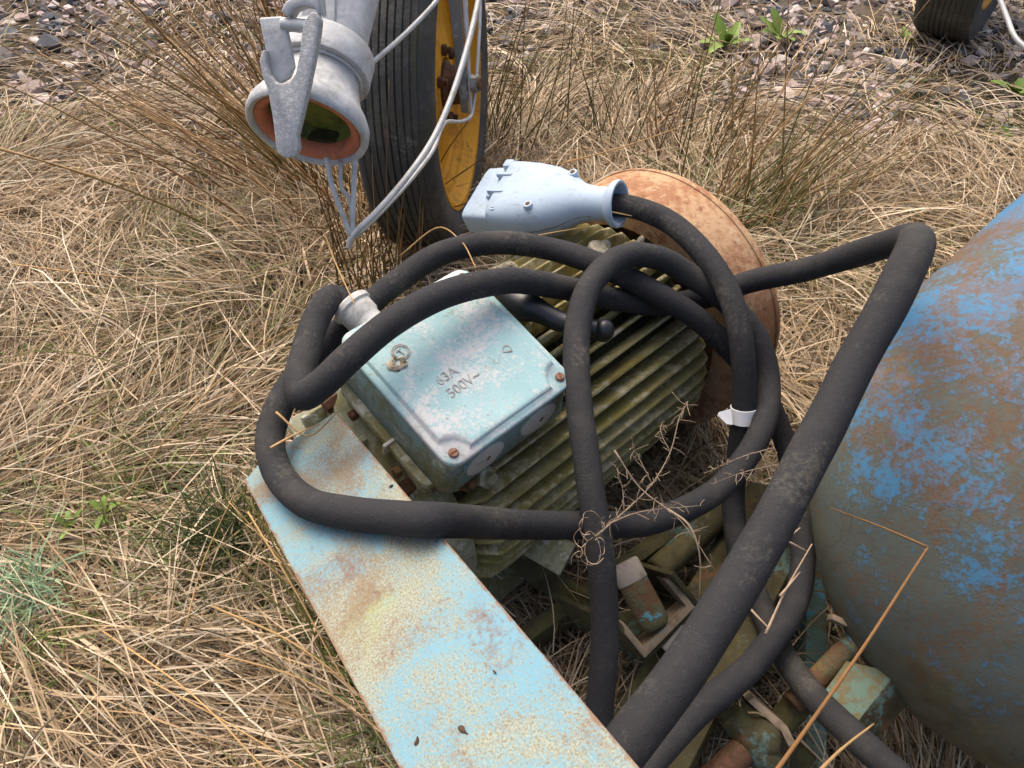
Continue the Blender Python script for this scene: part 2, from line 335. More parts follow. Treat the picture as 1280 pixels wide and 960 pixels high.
# ------------------------------------------------------------------ ground
def gz(x, y):
    """gently humped ground"""
    far = 1/(1+math.exp(-(y-2.3)*3))
    return (1-far)*(.05*mnoise.noise(Vector((x*1.7, y*1.7, 3)))+.02*mnoise.noise(Vector((x*5, y*5, 9)))-.01) + far*.012*mnoise.noise(Vector((x*3, y*3, 1)))
xs = np.concatenate([np.linspace(-120,-4,12), np.linspace(-3.5,3.5,71), np.linspace(4,120,12)])
ys = np.concatenate([np.linspace(-60,-1.5,8), np.linspace(-1,6,71), np.linspace(6.5,160,14)])
V = [(x, y, gz(x, y)) for y in ys for x in xs]; nx = len(xs)
Fc = [(j*nx+i, j*nx+i+1, (j+1)*nx+i+1, (j+1)*nx+i) for j in range(len(ys)-1) for i in range(nx-1)]
g = link('ground', mesh_of(V, Fc), M['soil']); tag(g, 'brown soil ground under the dry grass and gravel', 'ground', kind='structure')

# ------------------------------------------------------------------ motor frame of reference
AZ = R(47); AX = Vector((math.sin(AZ), math.cos(AZ), 0)); SD = AX.cross(Vector((0,0,1)))
BOXC = at(577, 453, 1.05); PH = R(18); OO = BOXC-(Vector((0,0,1))*math.cos(PH)+SD*math.sin(PH))*.33
PH = R(7); NN = Vector((0,0,1))*math.cos(PH)+SD*math.sin(PH); YY = NN.cross(AX)
BASE = .235
MM = Matrix(((AX.x, YY.x, NN.x, 0), (AX.y, YY.y, NN.y, 0), (AX.z, YY.z, NN.z, 0), (0,0,0,1)))
MM.translation = OO-NN*BASE
BO = Vector((0, (BOXC-OO).dot(YY), (BOXC-OO).dot(NN)-.330))
SHB = Matrix.Translation((.010, BO.y+.018, BASE+BO.z)) @ Matrix.Translation((0,0,.31)) @ Matrix.Rotation(R(8), 4, 'X') @ Matrix.Translation((0,0,-.31))
SH = Matrix.Translation((0, 0, BASE))           # axis height inside the motor's own frame
motor = thing('electric_motor', 'mossy grey finned electric motor with pale teal terminal box and rusted round end drum', 'motor', mat=MM)
bpy.context.view_layer.update()

link('stator', lathe_mesh([(-.10,.0),(-.10,.17),(-.085,.188),(.50,.188),(.515,.17),(.515,0)], 64, SH), M['fin_dark'], motor)
# end shield: stepped bell with rim
link('end_shield', lathe_mesh([(-.075,.193),(-.075,.204),(-.105,.206),(-.112,.198),(-.125,.190),(-.14,.15),(-.165,.135),(-.17,.10),(-.19,.095),(-.19,0)], 64, SH), M['frame_grey'], motor)
for k in range(10):
    a = 2*math.pi*k/10
    bm = box_bm(.07, .012, .05, (-.135, 0, .163), .003); bm.transform(Matrix.Rotation(a, 4, 'X')); bm.transform(SH)
    link('shield_rib', bm_mesh(bm, True, 40), M['frame_grey'], motor)
for k in range(6):
    a = math.pi/6+2*math.pi*k/6
    link('shield_bolt', lathe_mesh([(-.135,0),(-.135,.011),(-.12,.013),(-.10,.013),(-.10,0)], 6, SH @ Matrix.Rotation(a, 4, 'X') @ Matrix.Translation((0,0,.190))), M['bolt_rust'], motor)
link('shaft', lathe_mesh([(-.26,.0),(-.26,.028),(-.255,.03),(-.185,.03)], 24, SH), M['bolt_rust'], motor)
# cooling fins, each a cast blade with rounded tail and drooped crest
def fin_mesh(seed, x0=-.07, x1=.508):
    n = 22; V = []; rr = random.Random(seed)
    for i in range(n):
        u = i/(n-1); x = x0+(x1-x0)*u
        e = min(1, (1-u)*9); s_ = min(1, u*14)
        top = .188+(.040)*math.sqrt(max(0, 1-(1-e)**2))*math.sqrt(max(0.05, 1-(1-s_)**2))
        top += .0012*mnoise.noise(Vector((x*30, seed, 0))); w0 = .0062; w1 = .0038+.0006*mnoise.noise(Vector((x*25, seed, 4)))
        lean = .0015*mnoise.noise(Vector((x*6, seed*3, 7)))
        V += [(x, -w0, .180), (x, -w1+lean, top-.003), (x, -w1*.5+lean, top), (x, w1*.5+lean, top), (x, w1+lean, top-.003), (x, w0, .180)]
    Fc = []
    for i in range(n-1):
        for k in range(5): a = i*6+k; Fc.append((a, a+1, a+7, a+6))
    Fc += [(5,4,3,2,1,0), tuple(range((n-1)*6, n*6))]
    bm = bmesh.new(); tmp = mesh_of(V, Fc); bm.from_mesh(tmp); bpy.data.meshes.remove(tmp)
    return bm_mesh(bm, True, 50)
fins = [fin_mesh(k) for k in range(4)]
NF = 46
for k in range(NF):
    a = 2*math.pi*(k+.5)/NF; d = math.degrees((a+math.pi) % (2*math.pi)-math.pi)
    if abs(d) > 150: continue
    o = link('cooling_fin', fins[k % 4], M['fin'], motor); o.matrix_local = SH @ Matrix.Rotation(a, 4, 'X')
    if abs(d) < 28: o.scale = (1,1,1)
# feet
for x in (.03, .40):
    for s_ in (-1, 1):
        bm = box_bm(.09, .10, .03, (x, s_*.19, -.225+BASE), .004); wobble(bm, .001, 30)
        bm.transform(Matrix.Translation((0,0,BASE)) @ Matrix.Rotation(PH, 4, 'X') @ Matrix.Translation((0,0,-BASE)))
        link('foot', bm_mesh(bm, True, 40), M['frame_grey'], motor)
        bm = box_bm(.07, .03, .13, (x, s_*.165, -.155+BASE), .004)
        bm.transform(Matrix.Translation((0,0,BASE)) @ Matrix.Rotation(PH, 4, 'X') @ Matrix.Translation((0,0,-BASE)))
        link('foot_web', bm_mesh(bm, True, 40), M['frame_grey'], motor)
# rusted drum on the far end
drum = link('end_drum', lathe_mesh([(.522,.20),(.520,.252),(.523,.262),(.53,.2655),(.60,.267),(.64,.2655),(.648,.262),(.652,.25),(.652,.0)], 96, SH, False), M['rust'], motor)
link('drum_seam', lathe_mesh([(.627,.2655),(.628,.2685),(.634,.2685),(.635,.2655)], 96, SH, False), M['rust'], drum)
# terminal box: pad, base, lid
def rrect(hx, hy, r, z, cut=None, n=6):
    """rounded rectangle; cut = inward bite at the corners instead of rounding"""
    P = []
    for (sx, sy, a0) in ((1,1,0), (-1,1,90), (-1,-1,180), (1,-1,270)):
        for k in range(n):
            f = k/(n-1)
            if cut:
                cx, cy = sx*hx, sy*hy; a = R(a0+270-90*f)
                a = R(a0)+math.pi*1.5-f*math.pi/2
                P.append((cx+cut*math.cos(a), cy+cut*math.sin(a), z))
            else:
                a = R(a0+90*f); P.append((sx*(hx-r)+r*math.cos(a), sy*(hy-r)+r*math.sin(a), z))
    return P
def loft(secs, cap=True):
    n = len(secs[0]); V = [p for s_ in secs for p in s_]; Fc = []
    for i in range(len(secs)-1):
        for k in range(n): a = i*n+k; b = i*n+(k+1) % n; Fc.append((a, b, b+n, a+n))
    if cap: Fc += [tuple(range(n-1,-1,-1)), tuple(range((len(secs)-1)*n, len(secs)*n))]
    bm = bmesh.new(); tmp = mesh_of(V, Fc); bm.from_mesh(tmp); bpy.data.meshes.remove(tmp); return bm
bm = loft([rrect(.118,.085,.012,.125), rrect(.128,.098,.014,.205), rrect(.133,.104,.014,.222), rrect(.131,.102,.014,.227)]); wobble(bm, .002, 20); bm.transform(SHB)
link('box_pad', bm_mesh(bm, True, 45), M['frame_grey'], motor)
bm = loft([rrect(.114,.124,.016,.220), rrect(.119,.129,.018,.229), rrect(.112,.120,.018,.300), rrect(.110,.118,.018,.303)]); bm.transform(SHB)
tb = link('terminal_box', bm_mesh(bm, True, 45), M['teal_dirty'], motor)
bm = loft([rrect(.114,0.1230,.020,.3005), rrect(.1165,0.1255,.021,.303), rrect(.1165,0.1255,.021,.308), rrect(.114,0.1230,.020,.311), rrect(.107,0.1160,.015,.312,.028), rrect(.1050,0.1140,.012,.3150,.0290), rrect(.1035,0.1125,.012,.3185,.0298), rrect(.101,0.1100,.012,.3198,.0306), rrect(.097,0.1060,.012,.3203,.032)])
wobble(bm, .0012, 25, 3); bm.transform(SHB)
lid = link('lid', bm_mesh(bm, True, 50), M['teal'], tb)
for sx in (-1, 1):
    for sy in (-1, 1):
        c_ = (sx*.0985, sy*.1075, .312)
        m_ = SHB @ Matrix.Translation(c_) @ Matrix.Rotation(-math.pi/2, 4, 'Y')
        link('lid_screw', lathe_mesh([(-.002,.007),(.002,.007),(.0034,.0058),(.0038,.0)], 20, m_), M['screw'], tb)
        bm = box_bm(.0014, .010, .002, (0,0,.0034), 0); bm.transform(SHB @ Matrix.Translation(c_) @ Matrix.Rotation(sx*.6+sy, 4, 'Z'))
        link('screw_slot', bm_mesh(bm, False), M['bolt_rust'], tb)
for x in (-.050, .052):
    m_ = SHB @ Matrix.Translation((x, -.1235, .264)) @ Matrix.Rotation(R(-9), 4, 'X') @ Matrix.Rotation(-math.pi/2, 4, 'Z')
    bm = bmesh.new(); tmp = lathe_mesh([(-.003,.0245),(.0035,.0245),(.005,.0205),(.0052,.0)], 40); bm.from_mesh(tmp)
    bm.transform(Matrix.Scale(1.4, 4, (0,1,0))); bm.transform(m_)
    link('knockout_cap', bm_mesh(bm, True, 40), M['knock'], tb)
    bm = box_bm(.004, .0012, .0075, (0,-.0056,0), .0004); bm.transform(SHB @ Matrix.Translation((x+.004, -.1235, .264)) @ Matrix.Rotation(R(-9), 4, 'X') @ Matrix.Rotation(R(35), 4, 'Y'))
    link('cap_mark', bm_mesh(bm, False), M['bolt_rust'], tb)
bm = box_bm(.006, .004, .045, (-.088, -.1245, .262), .001); bm.transform(SHB); link('box_rib', bm_mesh(bm, True, 40), M['teal_dirty'], tb)
for body, sz, x, y, rot in (('63A', .021, -.052, -.022, 2), ('500V~', .021, -.052, -.046, 2), ('D', .02, .066, -.040, 62)):
    bm = text_bm(body, sz, .0007); bm.transform(SHB @ Matrix.Translation((x, y, .3205)) @ Matrix.Rotation(R(rot), 4, 'Z'))
    link('raised_lettering', bm_mesh(bm, False), M['emboss'], lid)
ring = []
m_ = SHB @ Matrix.Translation((-.062, .052, .3203)) @ Matrix.Rotation(-math.pi/2, 4, 'Y')
for r0 in (.0125, .0098):
    link('raised_ring', lathe_mesh([(0,r0-.0011),(.0009,r0-.0008),(.0009,r0+.0008),(0,r0+.0011)], 40, m_, False), M['emboss'], lid)
bm = box_bm(.0018, .012, .0012, (0,0,0), .0003); bm2 = box_bm(.009, .0018, .00115, (.0005,.004,0), .0003)
tmp = bpy.data.meshes.new('x'); bm2.to_mesh(tmp); bm2.free(); bm.from_mesh(tmp); bpy.data.meshes.remove(tmp)
bm.transform(SHB @ Matrix.Translation((-.062, .052, .3207)) @ Matrix.Rotation(R(20), 4, 'Z')); link('raised_emblem', bm_mesh(bm, False), M['emboss'], lid)
bm = bmesh.new(); bmesh.ops.create_icosphere(bm, subdivisions=3, radius=1)
for v_ in bm.verts: v_.co = Vector((v_.co.x*.016, v_.co.y*.011, v_.co.z*.0022))
wobble(bm, .007, 120, 2); bm.transform(SHB @ Matrix.Translation((-.078, .040, .3208))); link('dirt_crust', bm_mesh(bm), M['lichen'], lid)
# gland on the far side of the box
m_ = SHB @ frame_x((-.052, .112, .283), (-.10, 1, .12))
gl = link('cable_gland', lathe_mesh([(-.004,.0),(-.004,.027),(.012,.028),(.016,.024),(.03,.024),(.034,.027),(.05,.0275),(.053,.031),(.060,.031),(.063,.028),(.063,.020)], 32, m_, False), M['gland'], tb)
link('gland_flange', lathe_mesh([(-.004,0),(-.004,.034),(.004,.034),(.006,.031),(.006,0)], 6, m_), M['teal_dirty'], gl)
# rusty nut and earth lug below the box corner
for (x, y, z, r, mt) in ((-.075, -.115, .205, .015, 'bolt_rust'), (-.045, -.125, .200, .018, 'frame_grey')):
    link('earth_nut', lathe_mesh([(0,0),(0,r),(.016,r),(.018,r*.85),(.018,.5*r),(.028,.5*r),(.028,0)], 6, SHB @ frame_x((x, y, z), (.1,-.7,.6))), M[mt], motor)
bm = box_bm(.02,.006,.03,(-.128,-.015,.215),.002); bm.transform(SHB); link('pad_lug', bm_mesh(bm, True, 40), M['knock'], motor)
for x, y, r in ((-.135,-.05,.009), (-.13,.06,.009)):
    link('pad_bolt', lathe_mesh([(0,0),(0,r),(.009,r),(.01,r*.8),(.01,0)], 6, SHB @ Matrix.Translation((x, y, .205)) @ Matrix.Rotation(math.pi,4,'Z')), M['bolt_rust'], motor)
# crusted lifting bosses on the back of the stator
for i, (x, y, z, s_) in enumerate(((.17, .115, .205, 1), (.24, .10, .212, .8), (.40, .03, .226, .9), (.46, .0, .225, .7), (.20,.02,.222,.8))):
    bm = bmesh.new(); bmesh.ops.create_icosphere(bm, subdivisions=3, radius=1)
    for v_ in bm.verts: v_.co = Vector((v_.co.x*.036*s_, v_.co.y*.022*s_, v_.co.z*.018*s_))
    wobble(bm, .013, 45, i); bm.transform(SH @ Matrix.Translation((x, y, z))); link('lichen_lump', bm_mesh(bm), M['lichen'], motor)
# black lever with ball knob beside the box
lv = [at(x, y, d) for x, y, d in ((628,352,1.24), (648,378,1.205), (672,388,1.19), (700,402,1.185), (728,408,1.18), (750,412,1.178))]
pp = catmull(lv, 6); rr = np.interp(np.linspace(0,1,len(pp)), [0,.15,.3,.45,.7,1], [.020,.026,.024,.0175,.0155,.0135])
lever = link('lever', tube_mesh(pp, rr, 20), M['black'], motor, world=True)
bm = bmesh.new(); bmesh.ops.create_uvsphere(bm, u_segments=24, v_segments=16, radius=.0175)
for v_ in bm.verts: v_.co = Vector((v_.co.x, v_.co.y, v_.co.z*1.1))+at(754, 413, 1.178)
link('ball_knob', bm_mesh(bm), M['black'], lever, world=True).parent = lever
me = lathe_mesh([(0,0),(0,.030),(.02,.031),(.024,.026),(.024,0)], 24, frame_x(at(640,366,1.255), (at(648,378,1.205)-at(640,366,1.255))))
link('lever_boss', me, M['black'], motor, world=True)

# ------------------------------------------------------------------ blue board
vpd = (at(-20, -1, 1)-CC).normalized()
A = at(305, 600, 1.05); rB = at(420, 515, 1)-CC; B = CC+rB*((A-CC).dot(vpd)/rB.dot(vpd))
bx_ = -vpd; by_ = (B-A).normalized(); bn = bx_.cross(by_); 
if bn.z < 0: bn = -bn
BW = (B-A).length; BL = 1.05
BMx = Matrix(((bx_.x, by_.x, bn.x, A.x), (bx_.y, by_.y, bn.y, A.y), (bx_.z, by_.z, bn.z, A.z), (0,0,0,1)))
board = thing('steel_channel', 'long sloping steel channel with worn sky blue paint, cream speckle and rust stains', 'steel channel', mat=BMx); bpy.context.view_layer.update()
def bl(px, py):
    p = BMx.inverted() @ on_plane(px, py, A, bn); return p
hl = []
for px, py in ((489,608), (546,675)):
    p = bl(px, py); hl.append([(p.x+.0032*math.cos(q), p.y+.0032*math.sin(q), 0) for q in np.linspace(0, 2*math.pi, 10, endpoint=False)])
out = [(0,0,0),(0.,.010,0),(-.012,.030,0),(-.010,.06,0),(-.002,BW-.004,0),(.004,BW,0)]+[(BL,BW,0),(BL,0,0)]
bm = prism_bm([Vector(p) for p in out], (0,0,1), .004, 0, [[Vector(q) for q in h] for h in hl])
link('top_plate', bm_mesh(bm, True, 30), M['board'], board)
for y0 in (.0024, BW-.0024):
    bm = box_bm(BL-.03, .0045, .055, (BL/2+.012, y0, -.004-.0275), .001); link('side_flange', bm_mesh(bm, True, 40), M['board'], board)
for px, py, L, r_ in ((577,913,.014,20), (521,926,.009,-60), (619,840,.005,0)):
    p = bl(px, py); bm = bmesh.new(); bmesh.ops.create_icosphere(bm, subdivisions=2, radius=.5)
    for v_ in bm.verts: v_.co = Vector((v_.co.x*L, v_.co.y*L*.4, v_.co.z*.0018))
    wobble(bm, L*.35, 160, L*99); bm.transform(Matrix.Translation((p.x, p.y, 0.001)) @ Matrix.Rotation(R(r_), 4, 'Z'))
    link('leaf_crumb', bm_mesh(bm), M['leafbit'], board)

# ------------------------------------------------------------------ tank
TC = Vector((.888, .650, .430)); TR = .411; TAZ = R(45.6); TN_ = Vector((0, .62, -.785)).normalized(); TD = Vector((math.sin(TAZ), math.cos(TAZ), 0))
pr = [(-.431*math.cos(a)**.93, max(1e-5, TR*math.sin(a)**.93)) for a in np.linspace(0, math.pi/2-1e-6, 40)]
pr += [(x, TR) for x in np.linspace(.03, 1.0, 24)]+[(1.0+.12*math.sin(a), max(1e-5, TR*math.cos(a))) for a in np.linspace(.1, math.pi/2, 12)]
bm = bmesh.new(); tmp = lathe_mesh(pr, 96, frame_x(TC, TD), False); bm.from_mesh(tmp)
for v_ in bm.verts:
    d_ = v_.co-TC; v_.co = TC+d_-TN_*(d_.dot(TN_)*.42)      # a shallow, oblate shell lying back on its side
    p = v_.co*3; v_.co += (v_.co-TC).normalized()*(.006*mnoise.noise(p)+.0025*mnoise.noise(p*5))
tank = thing('rounded_tank', 'big round-ended steel tank with peeling blue paint, rust and mossy underside', 'tank', (TC.x, TC.y, 0))
sh_ = link('shell', bm_mesh(bm), M['tank'], tank, world=True)
# ------------------------------------------------------------------ bracket and pins under the tank, skid frame
fr = thing('skid_frame', 'mossy steel skid frame with brackets, pins and bolts between motor and tank', 'machine frame', tuple(ground_at(900, 800))); bpy.context.view_layer.update()
def plate(name, pts, th, mat, bw=.002, nhint=None, wob=.0015):
    P = [at(*p) for p in pts]; n = (P[1]-P[0]).cross(P[2]-P[0]).normalized()
    if n.dot(CC-P[0]) < 0: n = -n
    c = sum(P, Vector())/len(P); P = [p-n*(p-c).dot(n) for p in P]
    bm = prism_bm(P, n, th, bw); 
    return link(name, bm_mesh(bm, True, 35), M[mat], fr, world=True)
def slab(name, a, b, wdir_, w, th, mat, bw=.003):
    """bar from a to b with its width along wdir_"""
    a = Vector(a); b = Vector(b); x = (b-a).normalized(); y = (wdir_-x*wdir_.dot(x)).normalized(); z = x.cross(y)
    bm = box_bm((b-a).length, w, th, (0,0,0), bw); wobble(bm, .0015, 25, w*50)
    m_ = Matrix(((x.x,y.x,z.x,0),(x.y,y.y,z.y,0),(x.z,y.z,z.z,0),(0,0,0,1))); m_.translation = (a+b)/2; bm.transform(m_)
    return link(name, bm_mesh(bm, True, 40), M[mat], fr, world=True)
# flat deck bars
slab('deck_bar', at(985, 615, 1.42), at(770, 1010, 1.12), RT+UP*.55, .15, .02, 'mossy')
slab('deck_bar', at(905, 625, 1.47), at(660, 800, 1.36), Vector((0,0,1)), .07, .03, 'mossy')
slab('cross_bar', at(640, 690, 1.40), at(1010, 960, 1.22), UP, .05, .02, 'mossy')
slab('motor_rail', at(560, 690, 1.33), at(880, 470, 1.66), Vector((0,0,1)), .06, .05, 'mossy')
slab('motor_rail', at(640, 660, 1.34), at(710, 700, 1.30), RT+UP, .06, .012, 'frame_grey')
slab('side_rail', at(1010, 640, 1.45), at(1010, 1010, 1.28), RT, .035, .08, 'blue_worn')
# open U bracket
plate('bracket_wall', ((690,743,1.33), (772,781,1.20), (806,823,1.22), (720,790,1.35)), .009, 'mossy')
plate('bracket_base', ((806,823,1.215), (868,760,1.235), (812,735,1.36), (752,790,1.34)), .009, 'mossy')
plate('bracket_wall', ((838,720,1.20), (869,759,1.232), (815,738,1.37), (790,702,1.34)), .009, 'mossy')
U_ = [(772,781), (806,823), (869,759), (838,720), (832,726), (858,758), (805,809), (780,778)]
n0 = (at(806,823,1.205)-at(772,781,1.205)).cross(at(869,759,1.225)-at(806,823,1.205)).normalized()
p0 = at(806, 823, 1.205); P = [on_plane(x, y, p0, n0) for x, y in U_]
link('bracket_rim', bm_mesh(prism_bm(P, n0 if n0.dot(CC-p0) > 0 else -n0, .05, .001), True, 30), M['steel_edge'], fr, world=True)
# rounded flat pin lying in the bracket
a_, b_ = at(780, 706, 1.235), at(820, 782, 1.215)
bm = bmesh.new(); tmp = lathe_mesh([(0,.024),(.03,.0245),(.085,.0245),(.100,.0235),(.108,.019),(.111,.011),(.112,0)], 24); bm.from_mesh(tmp)
bm.transform(Matrix.Scale(.62, 4, (0,0,1))); wobble(bm, .0015, 40); bm.transform(frame_x(a_, b_-a_, -FW)); pin = link('pin', bm_mesh(bm, True, 50), M['pin'], fr, world=True)
bm = bmesh.new(); tmp = lathe_mesh([(-.004,0),(-.004,.023),(.0,.0255),(.030,.0255),(.0305,.024)], 24); bm.from_mesh(tmp)
bm.transform(Matrix.Scale(.64, 4, (0,0,1))); bm.transform(frame_x(a_, b_-a_, -FW)); link('pin_head', bm_mesh(bm, True, 50), M['pale_steel'], fr, world=True)
link('pale_lug', bm_mesh(box_bm(.05, .026, .02, (0,0,0), .003, frame_x(at(845, 800, 1.235), at(870,770,1.25)-at(840,805,1.24), -FW)), True, 40), M['pale_steel'], fr, world=True)
# round bars and bolts
link('round_bar', rod(at(820, 715, 1.33), at(918, 628, 1.42), .024, 20), M['mossy'], fr, world=True)
link('round_bar', rod(at(990, 880, 1.14), at(1072, 798, 1.16), .0165, 20), M['pin'], fr, world=True)
link('bar_tip', rod(at(1058, 812, 1.1545), at(1075, 795, 1.1585), .0172, 20), M['blue_worn'], fr, world=True)
link('round_bar', rod(at(975, 905, 1.16), at(1008, 868, 1.17), .021, 20), M['mossy'], fr, world=True)
a_, b_ = at(892, 868, 1.12), at(958, 948, 1.09); L = (b_-a_).length
th_ = [(0,.016)]
for k in range(10): th_ += [(.002+k*.0035, .0165), (.00375+k*.0035, .019)]
th_ += [(.040,.021), (.07,.0225), (L*.8,.024), (L,.023), (L+.012,.018), (L+.016,.0)]
link('eye_bolt', lathe_mesh(th_, 20, frame_x(a_, b_-a_)), M['mossy'], fr, world=True)
bm = bmesh.new(); bmesh.ops.create_icosphere(bm, subdivisions=3, radius=.030)
for v_ in bm.verts: v_.co = Vector((v_.co.x, v_.co.y*.9, v_.co.z*.8))
wobble(bm, .004, 50); bm.transform(Matrix.Translation(at(952, 922, 1.095))); link('bolt_boss', bm_mesh(bm), M['mossy'], fr, world=True)
link('round_bar', rod(at(880, 985, 1.06), at(928, 938, 1.09), .020, 18), M['bolt_rust'], fr, world=True)
plate('thin_plate', ((934,876,1.10), (942,871,1.10), (984,908,1.09), (996,930,1.075), (988,936,1.075), (976,914,1.09)), .06, 'steel_edge', .0008)
# block bracket against the tank
fA = [(1082,822), (1120,842), (1066,906), (1043,880)]; fB = [(1121,842.5), (1146,868), (1092,928), (1067,906.5)]
pt = plate('bracket_block', [(1058,826,1.135), (1121,841,1.11), (1068,908,1.075), (1018,880,1.10)], .06, 'blue_worn')
plate('bracket_block', [(1121.5,841,1.108), (1146,868,1.125), (1092,930,1.09), (1068.5,908,1.073)], .05, 'mossy')
plate('bracket_strip', [(1041,767,1.14), (1093,790,1.125), (1089,797,1.123), (1040,774,1.138)], .03, 'steel_edge', .001)
plate('bracket_strip', [(1094,790,1.122), (1122,838,1.107), (1113,838,1.107), (1078,800,1.12)], .025, 'blue_worn', .001)

# ------------------------------------------------------------------ cables
CR = .0195
def cable(name, pts, label, rad=None, mat='rubber', n=10):
    P = catmull([at(*p[:3]) for p in pts], n)
    r = np.full(len(P), CR) if rad is None else np.interp(np.linspace(0, len(pts)-1, len(P)), range(len(pts)), rad)
    r = r*np.array([1+.035*mnoise.noise(Vector(p)*14) for p in P])
    P = P+np.array([mnoise.noise_vector(Vector(p)*9)[:] for p in P])*.0025
    o = link(name, tube_mesh(P, r, 22), M[mat], None, world=True); return tag(o, label, 'cable', 'black rubber power cable in loose loops'), P
# plug tail: plug -> over the drum -> down the right -> under the hose
tail, PT = cable('power_cable', [(752,256,1.345), (790,258,1.335), (835,276,1.32), (882,318,1.27), (912,372,1.24), (927,430,1.235), (930,500,1.26), (924,560,1.295), (917,620,1.33), (924,690,1.30), (945,745,1.25), (975,812,1.18), (1020,873,1.10), (1070,922,1.04), (1130,975,.98)],
    'black rubber cable leaving the pale blue plug, with white tape round it')
ti = int(np.argmin(np.linalg.norm(PT-np.array(at(928.5,518,1.2695)), axis=1)))
tp = lathe_mesh([(-.013,.0205),(-.0128,.0222),(.0,.0218),(.0128,.0226),(.013,.0205)], 28, frame_x(PT[ti], Vector(PT[ti+2])-Vector(PT[ti-2])), False)
link('white_tape', tp, M['white_tape'], tail, world=True)
P = [at(914,511,1.25), at(899,515,1.244), at(897,519,1.244), at(908,530,1.246), at(916,531,1.25)]
link('tape_tail', bm_mesh(prism_bm(P, (P[2]-P[0]).cross(P[3]-P[0]), .0008, 0), False), M['white_tape'], tail, world=True)
def onb(x, y):
    return (on_plane(x, y, A+bn*(CR+.001), bn)-CC).dot(FW)
# big loop: floor end -> vertical -> arch -> right side -> bottom -> left -> behind the box -> over the fins -> right -> floor
loop, _ = cable('power_cable', [(744,985,1.08), (749,890,1.07), (757,800,1.055), (750,700,1.045), (737,600,1.055), (722,500,1.09), (721,420,1.13), (737,356,1.17), (775,323,1.21), (825,323,1.25), (872,350,1.275), (912,382,1.285), (945,420,1.29), (961,480,1.285), (950,540,1.235), (900,612,1.19), (820,650,1.15), (740,656,1.085), (650,655,.985), (590,653,.905), (535,650,onb(535,650)-.002), (490,647,onb(490,647)), (440,642,onb(440,642)), (380,625,onb(380,625)), (346,588,onb(346,588)), (338,545,onb(345,570)+.005), (360,490,1.06), (400,440,1.12), (445,395,1.17), (500,350,1.21), (555,316,1.245), (620,304,1.27), (690,312,1.28), (755,334,1.26), (815,363,1.255), (870,398,1.275), (915,440,1.31), (955,490,1.35), (983,560,1.36), (998,640,1.30), (1004,700,1.24), (990,762,1.18), (940,830,1.10), (872,890,1.04), (812,955,.99), (770,1010,.96)],
    'black rubber cable making the wide outer loop around the terminal box, below and behind it')
# gland -> tight bend -> over the lid -> under the arch -> out to the right -> sleeve coming back to the channel
gp = motor.matrix_world @ (SHB @ frame_x((-.052, .112, .283), (-.10, 1, .12)) @ Vector((.03, 0, 0)))
g2 = motor.matrix_world @ (SHB @ frame_x((-.052, .112, .283), (-.10, 1, .12)) @ Vector((.062, 0, 0)))
def tp_(p):
    v_ = p-CC; d = v_.dot(FW); return (640+FPX*v_.dot(RT)/d, 480-FPX*v_.dot(UP)/d, d)
gx, gy, gd = tp_(g2)
pts3 = [tp_(gp), (gx-2, gy-2, gd), (gx-20, gy-8, gd-.004), (405,381,1.085), (391,408,1.06), (381,444,1.02), (374,478,.985), (380,494,.965), (402,480,.96), (435,450,.965), (490,405,1.0), (560,367,1.055), (630,351,1.115), (700,358,1.20), (760,372,1.26), (820,380,1.305), (880,372,1.33), (935,353,1.325), (1000,338,1.265), (1065,320,1.18), (1115,303,1.09), (1142,298,1.02), (1143,314,.975), (1120,362,.95), (1075,446,.925), (1020,552,.885), (955,675,.835), (880,798,.785), (800,908,.74), (740,985,.71)]
rad3 = [.0185]*2+[CR]*17+[.0198,.0208,.0222,.0235]+[.0240]*7
inn, PI3 = cable('power_cable', pts3, 'black rubber cable from the white gland over the box lid, thickening towards the blue channel', rad3)

# ------------------------------------------------------------------ plug
P0, P1 = at(603, 250, 1.46), at(769, 255, 1.325)
PM = frame_x(P0, P1-P0, NN*.8-FW*.28); PL = (P1-P0).length
plug = thing('power_plug', 'pale blue plastic industrial power plug lying on top of the motor', 'plug', mat=PM); bpy.context.view_layer.update()
def sup(x, hy, hz, e, dz=0, n=36):
    P = []
    for k in range(n):
        a = 2*math.pi*k/n; c, s_ = math.cos(a), math.sin(a)
        P.append((x, hy*math.copysign(abs(c)**(2/e), c), dz+hz*math.copysign(abs(s_)**(2/e), s_)))
    return P
k_ = PL/.27
PS = 1.22
_sup = sup
def sup(x, hy, hz, e, dz=0, n=36): return _sup(x, hy*PS*1.12 if x < .2*k_ else hy*1.05, hz*PS if x < .2*k_ else hz*1.05, e, dz, n)
secs = [sup(.052*k_,.0535,.0335,5), sup(.054*k_,.056,.0355,4.5), sup(.075*k_,.0575,.0365,3.6), sup(.11*k_,.056,.038,3), sup(.15*k_,.050,.037,2.7), sup(.18*k_,.041,.034,2.4), sup(.21*k_,.033,.030,2.2), sup(.235*k_,.0285,.0275,2), sup(.256*k_,.0275,.027,2), sup(.262*k_,.031,.031,2), sup(.268*k_,.038,.038,2), sup(.274*k_,.0395,.0395,2), sup(.279*k_,.038,.038,2), sup(.279*k_,.034,.034,2), sup(.27*k_,.028,.028,2), sup(.24*k_,.0225,.0225,2)]
link('shell', bm_mesh(loft(secs), True, 50), M['plug'], plug)
secs = [sup(-.008*k_,.046,.018,7), sup(-.004*k_,.049,.0205,7), sup(.03*k_,.0505,.0215,7), sup(.056*k_,.0505,.0215,7)]
link('contact_block', bm_mesh(loft(secs), True, 50), M['plug'], plug)
bm = box_bm(.022, .062, .016, (.042*k_, .006, .026), .004); link('latch_ridge', bm_mesh(bm, True, 40), M['plug'], plug)
